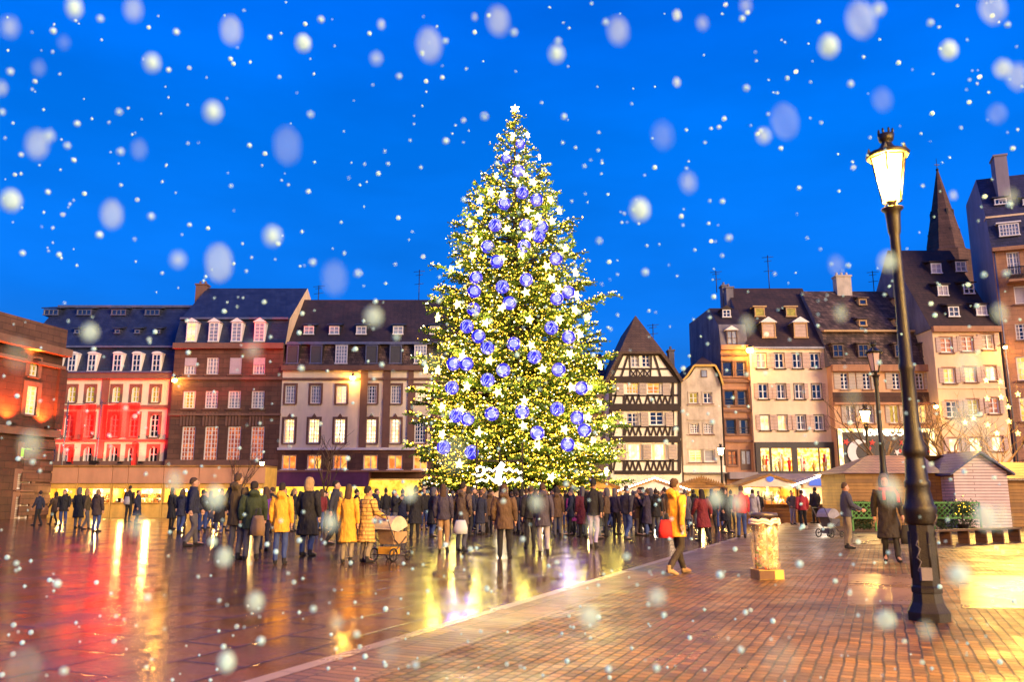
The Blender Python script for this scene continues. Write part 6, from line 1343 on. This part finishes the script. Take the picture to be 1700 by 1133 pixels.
# measured flakes: (px, py, width px, stretch, opacity)
fl = []
A = lambda x, y, w, k, st=.65, o=(0, 0): fl.append((o[0]+x*.4238, o[1]+y*.4238, w*.4238, k, st))
for x, y, w, k, st in ((290,30,60,.85,.8),(38,105,62,.38,.8),(522,35,72,.38,.8),(905,118,90,.38,.8),(1187,168,62,.85,.65),(595,245,60,.85,.65),(250,165,40,.18,.8),(152,265,50,.18,.8),(5,345,45,.38,.8),(833,437,66,.85,.65),(145,565,88,.38,.8),(192,532,38,.6,.65),(545,585,60,.18,.8),(1125,570,115,.18,.8),(42,785,76,.85,.65),(438,840,86,.38,.8),(858,1030,112,.38,.8),(697,1018,46,.6,.65),(1067,925,62,.85,.65),(1310,1090,100,.18,.8)): A(x, y, w, k, st)
for x, y, w, k, st in ((360,175,106,.38,.8),(630,80,90,.38,.8),(1100,120,84,.38,.8),(172,95,28,.6,.8),(152,228,38,.6,.65),(538,65,24,.38,.8),(858,210,58,.85,.65),(1275,530,80,.18,.8),(1185,822,76,.85,.65),(1330,58,34,.6,.8),(1330,322,28,.6,.8)): A(x, y, w, k, st, (560, 0))
for x, y, w, k, st in ((85,90,40,.38,.8),(705,75,115,.38,.8),(775,35,46,.6,.65),(580,180,78,.85,.65),(1050,195,66,.85,.65),(1222,30,100,.38,.8),(1262,268,62,.6,.65),(1320,300,76,.38,.8),(408,475,112,.18,.8),(325,532,50,.6,.65),(790,390,70,.18,.8),(30,715,56,.38,.8),(255,20,40,.38,.8),(1240,445,70,.18,.65),(812,1025,64,.6,.65),(1295,770,42,.38,.8),(1068,765,28,.38,.8),(610,1040,56,.18,.8)): A(x, y, w, k, st, (1130, 0))
for x, y, w, k, st in ((149,552,28,.6,.6),(620,526,30,.6,.6),(420,582,26,.38,.6),(357,826,32,.6,.65),(228,875,30,.38,.65),(680,820,22,.6,.65),(548,868,24,.6,.65),(372,926,26,.6,.65),(424,1000,28,.6,.6),(376,1100,26,.85,.65),(1090,992,28,.6,.5),(978,1025,34,.6,.5),(1592,955,34,.85,.5),(1470,1030,32,.6,.5),(1188,828,24,.6,.65),(1222,835,26,.6,.65),(752,755,50,.18,.65),(1478,815,30,.6,.8),(1608,605,36,.38,.65),(1600,690,44,.38,.65),(1660,520,24,.38,.8),(1660,895-35,30,.38,.8),(50,740,34,.38,.8),(30,590,40,.18,.8),(1538,1048,24,.38,.65),(1240,540,22,.38,.8),(1395,520,20,.38,.8),(40,1110,56,.18,.65),(290,800,26,.38,.8),(985,875,20,.38,.8),(720,600,26,.18,.65),(1635,860,30,.6,.8),(1415,660,28,.18,.8),(560,1035,20,.38,.65),(1295,1095,60,.18,.5),(645,1085,38,.18,.5),(890,835,18,.6,.8),(1620,735,60,.18,.8)): fl.append((x, y, w, k, st))
for x, y in ((208,120),(392,72),(690,124),(1057,145),(1257,75),(40,280),(660,273),(8,438),(466,438),(263,570),(471,594),(1216,448),(977,569),(592,848),(389,920),(88,992),(231,998),(1224,1028),(302,484)): A(x, y, rnd.uniform(18, 28), 1.0, .5)
for x, y in ((241,298),(576,456),(888,456),(424,552),(160,680),(495,782),(1243,656),(1025,944),(80,1072),(1205,1067),(691,126),(864,160),(423,160),(1050,86)): A(x, y, rnd.uniform(20, 26), 1.0, .5, (560, 0))
for x, y in ((256,344),(240,72),(540,84),(853,245),(978,88),(1281,96),(1130,400),(1300,581),(665,328),(392,581),(656,1041),(1187,1077),(1274,1072),(188,932),(1288,801),(300,524)): A(x, y, rnd.uniform(18, 26), 1.0, .5, (1130, 0))
for x, y, w in ((95,970,13),(82,964,8),(245,993,10),(160,968,8),(353,900,13),(520,1012,10),(433,1065,13),(690,1125-20,10),(37,1068,8),(106,1115,11),(1195,955,13),(1327,937,12),(1040,925,10),(1283,1032,9),(1102,1022,9),(1010,1112,11),(1090,1110,11),(1230,1080,10),(1560,975,8),(1660,1100,9),(1145,1060,8),(497,898,9),(458,917,9),(592,1054,10),(606,1091,9),(640,1012,9),(740,905,8),(590,580,9),(500,612,10),(658,560,10),(830,618,8)): fl.append((x, y, w, 1.0, .5))
nb = len(fl)
while len(fl) < 1050:
    x, y = rnd.uniform(0, 1700), rnd.uniform(0, 1133)
    fl.append((x, y, rnd.choice((3.4, 4, 4.5, 5, 6, 6.5, 7.5, 8.5)), rnd.choice((.85, .85, .6, 1.0)), .5))
fl.sort(key=lambda q: -q[2])
big_l = {.18: 'very faint large blurred snowflake, barely visible', .38: 'large translucent pale snowflake falling close by', .6: 'medium soft white snowflake falling slightly tilted', .85: 'large bright white snowflake falling close by', 1.0: 'small crisp round bright white snowflake in the air'}
stuff = MB()
for i, (x, y, w, k, st) in enumerate(fl):
    d = rnd.uniform(1.0, 1.6) if w > 16 else rnd.uniform(1.9, 3) if w > 9 else rnd.uniform(3.2, 7)
    p = P(x, y, d)
    if p.z < .05: continue
    s_ = w*d/F*.92
    if i < 300:
        o = bpy.data.objects.new('snowflake', FM[(k, st)]); col.objects.link(o); o.location = p; o.scale = (s_, s_, s_); o.rotation_euler = (-TH*.5, -R(9), 0)
        hz = 'over the sky' if y < 480 else 'before the houses' if y < 760 else 'before the crowd' if y < 900 else 'over the wet paving'
        sd = 'far left' if x < 340 else 'left' if x < 680 else 'centre' if x < 1020 else 'right' if x < 1360 else 'far right'
        l = big_l[k] if w > 15 else {1.0: 'small crisp bright white snowflake', .85: 'tiny white snowflake', .6: 'tiny dim white snowflake'}.get(k, 'tiny dim white snowflake')
        tag(o, f'{l}, {hz}, {sd} of the picture', 'snowflake', f'falling snowflakes {hz} {sd}: {l}')
    else: octa(stuff, p, s_*.5)
o = stuff.build('distant_snow', SM[1.0]); o['kind'] = 'stuff'; tag(o, 'scatter of the tiniest snowflakes in the air', 'snow')
# ---------------------------------------------------------------- sky and light
w = bpy.data.worlds.new('World'); scene.world = w; w.use_nodes = True; nt = w.node_tree; nt.nodes.clear()
out = nt.nodes.new('ShaderNodeOutputWorld'); bg = nt.nodes.new('ShaderNodeBackground'); L(nt, bg.outputs[0], out.inputs[0])
sky = nt.nodes.new('ShaderNodeTexSky'); sky.sky_type = 'NISHITA'; sky.sun_disc = False; sky.sun_elevation = R(1.0); sky.sun_rotation = R(170)
tc = nt.nodes.new('ShaderNodeTexCoord'); sp = nt.nodes.new('ShaderNodeSeparateXYZ'); L(nt, tc.outputs['Generated'], sp.inputs[0])
cr = nt.nodes.new('ShaderNodeValToRGB'); e = cr.color_ramp.elements; e[0].position = 0; e[0].color = (.03, .20, .62, 1); e[1].position = .75; e[1].color = (0, .105, .90, 1)
k = cr.color_ramp.elements.new(.22); k.color = (.004, .195, .92, 1); k = cr.color_ramp.elements.new(.40); k.color = (0, .20, 1.0, 1)
L(nt, sp.outputs[2], cr.inputs[0])
n = nt.nodes.new('ShaderNodeTexNoise'); n.inputs['Scale'].default_value = 2.5; n.inputs['Detail'].default_value = 5; mp = nt.nodes.new('ShaderNodeMapping'); mp.inputs['Scale'].default_value = (1, 1, 3.5); L(nt, tc.outputs['Generated'], mp.inputs[0]); L(nt, mp.outputs[0], n.inputs['Vector'])
mr = nt.nodes.new('ShaderNodeMapRange'); mr.inputs[1].default_value = .35; mr.inputs[2].default_value = .7; mr.inputs[3].default_value = .82; mr.inputs[4].default_value = 1.1; L(nt, n.outputs[0], mr.inputs[0])
ml = nt.nodes.new('ShaderNodeVectorMath'); ml.operation = 'MULTIPLY'; L(nt, cr.outputs[0], ml.inputs[0]); L(nt, mr.outputs[0], ml.inputs[1])
tn = nt.nodes.new('ShaderNodeVectorMath'); tn.operation = 'MULTIPLY'; L(nt, sky.outputs[0], tn.inputs[0]); tn.inputs[1].default_value = (.0, .01, .03)
ad = nt.nodes.new('ShaderNodeVectorMath'); ad.operation = 'ADD'; L(nt, ml.outputs[0], ad.inputs[0]); L(nt, tn.outputs[0], ad.inputs[1]); L(nt, ad.outputs[0], bg.inputs[0]); bg.inputs[1].default_value = .75
sd = bpy.data.lights.new('town_glow', 'SUN'); sd.energy = 4.2; sd.angle = R(26); sd.color = (1, .74, .40); so = bpy.data.objects.new('town_glow', sd); col.objects.link(so)  # soft warm stand-in for the town's lamplight; the real sun has set
so.rotation_euler = V((-.70, .72, -.25)).to_track_quat('-Z', 'Y').to_euler()
vs = scene.view_settings; vs.view_transform = 'Standard'; vs.look = 'None'; vs.exposure = .38; vs.gamma = 1
c = scene.cycles; c.use_denoising = True; c.sample_clamp_indirect = 6; c.max_bounces = 6; c.transparent_max_bounces = 24; c.use_light_tree = True; c.caustics_reflective = False; c.caustics_refractive = False
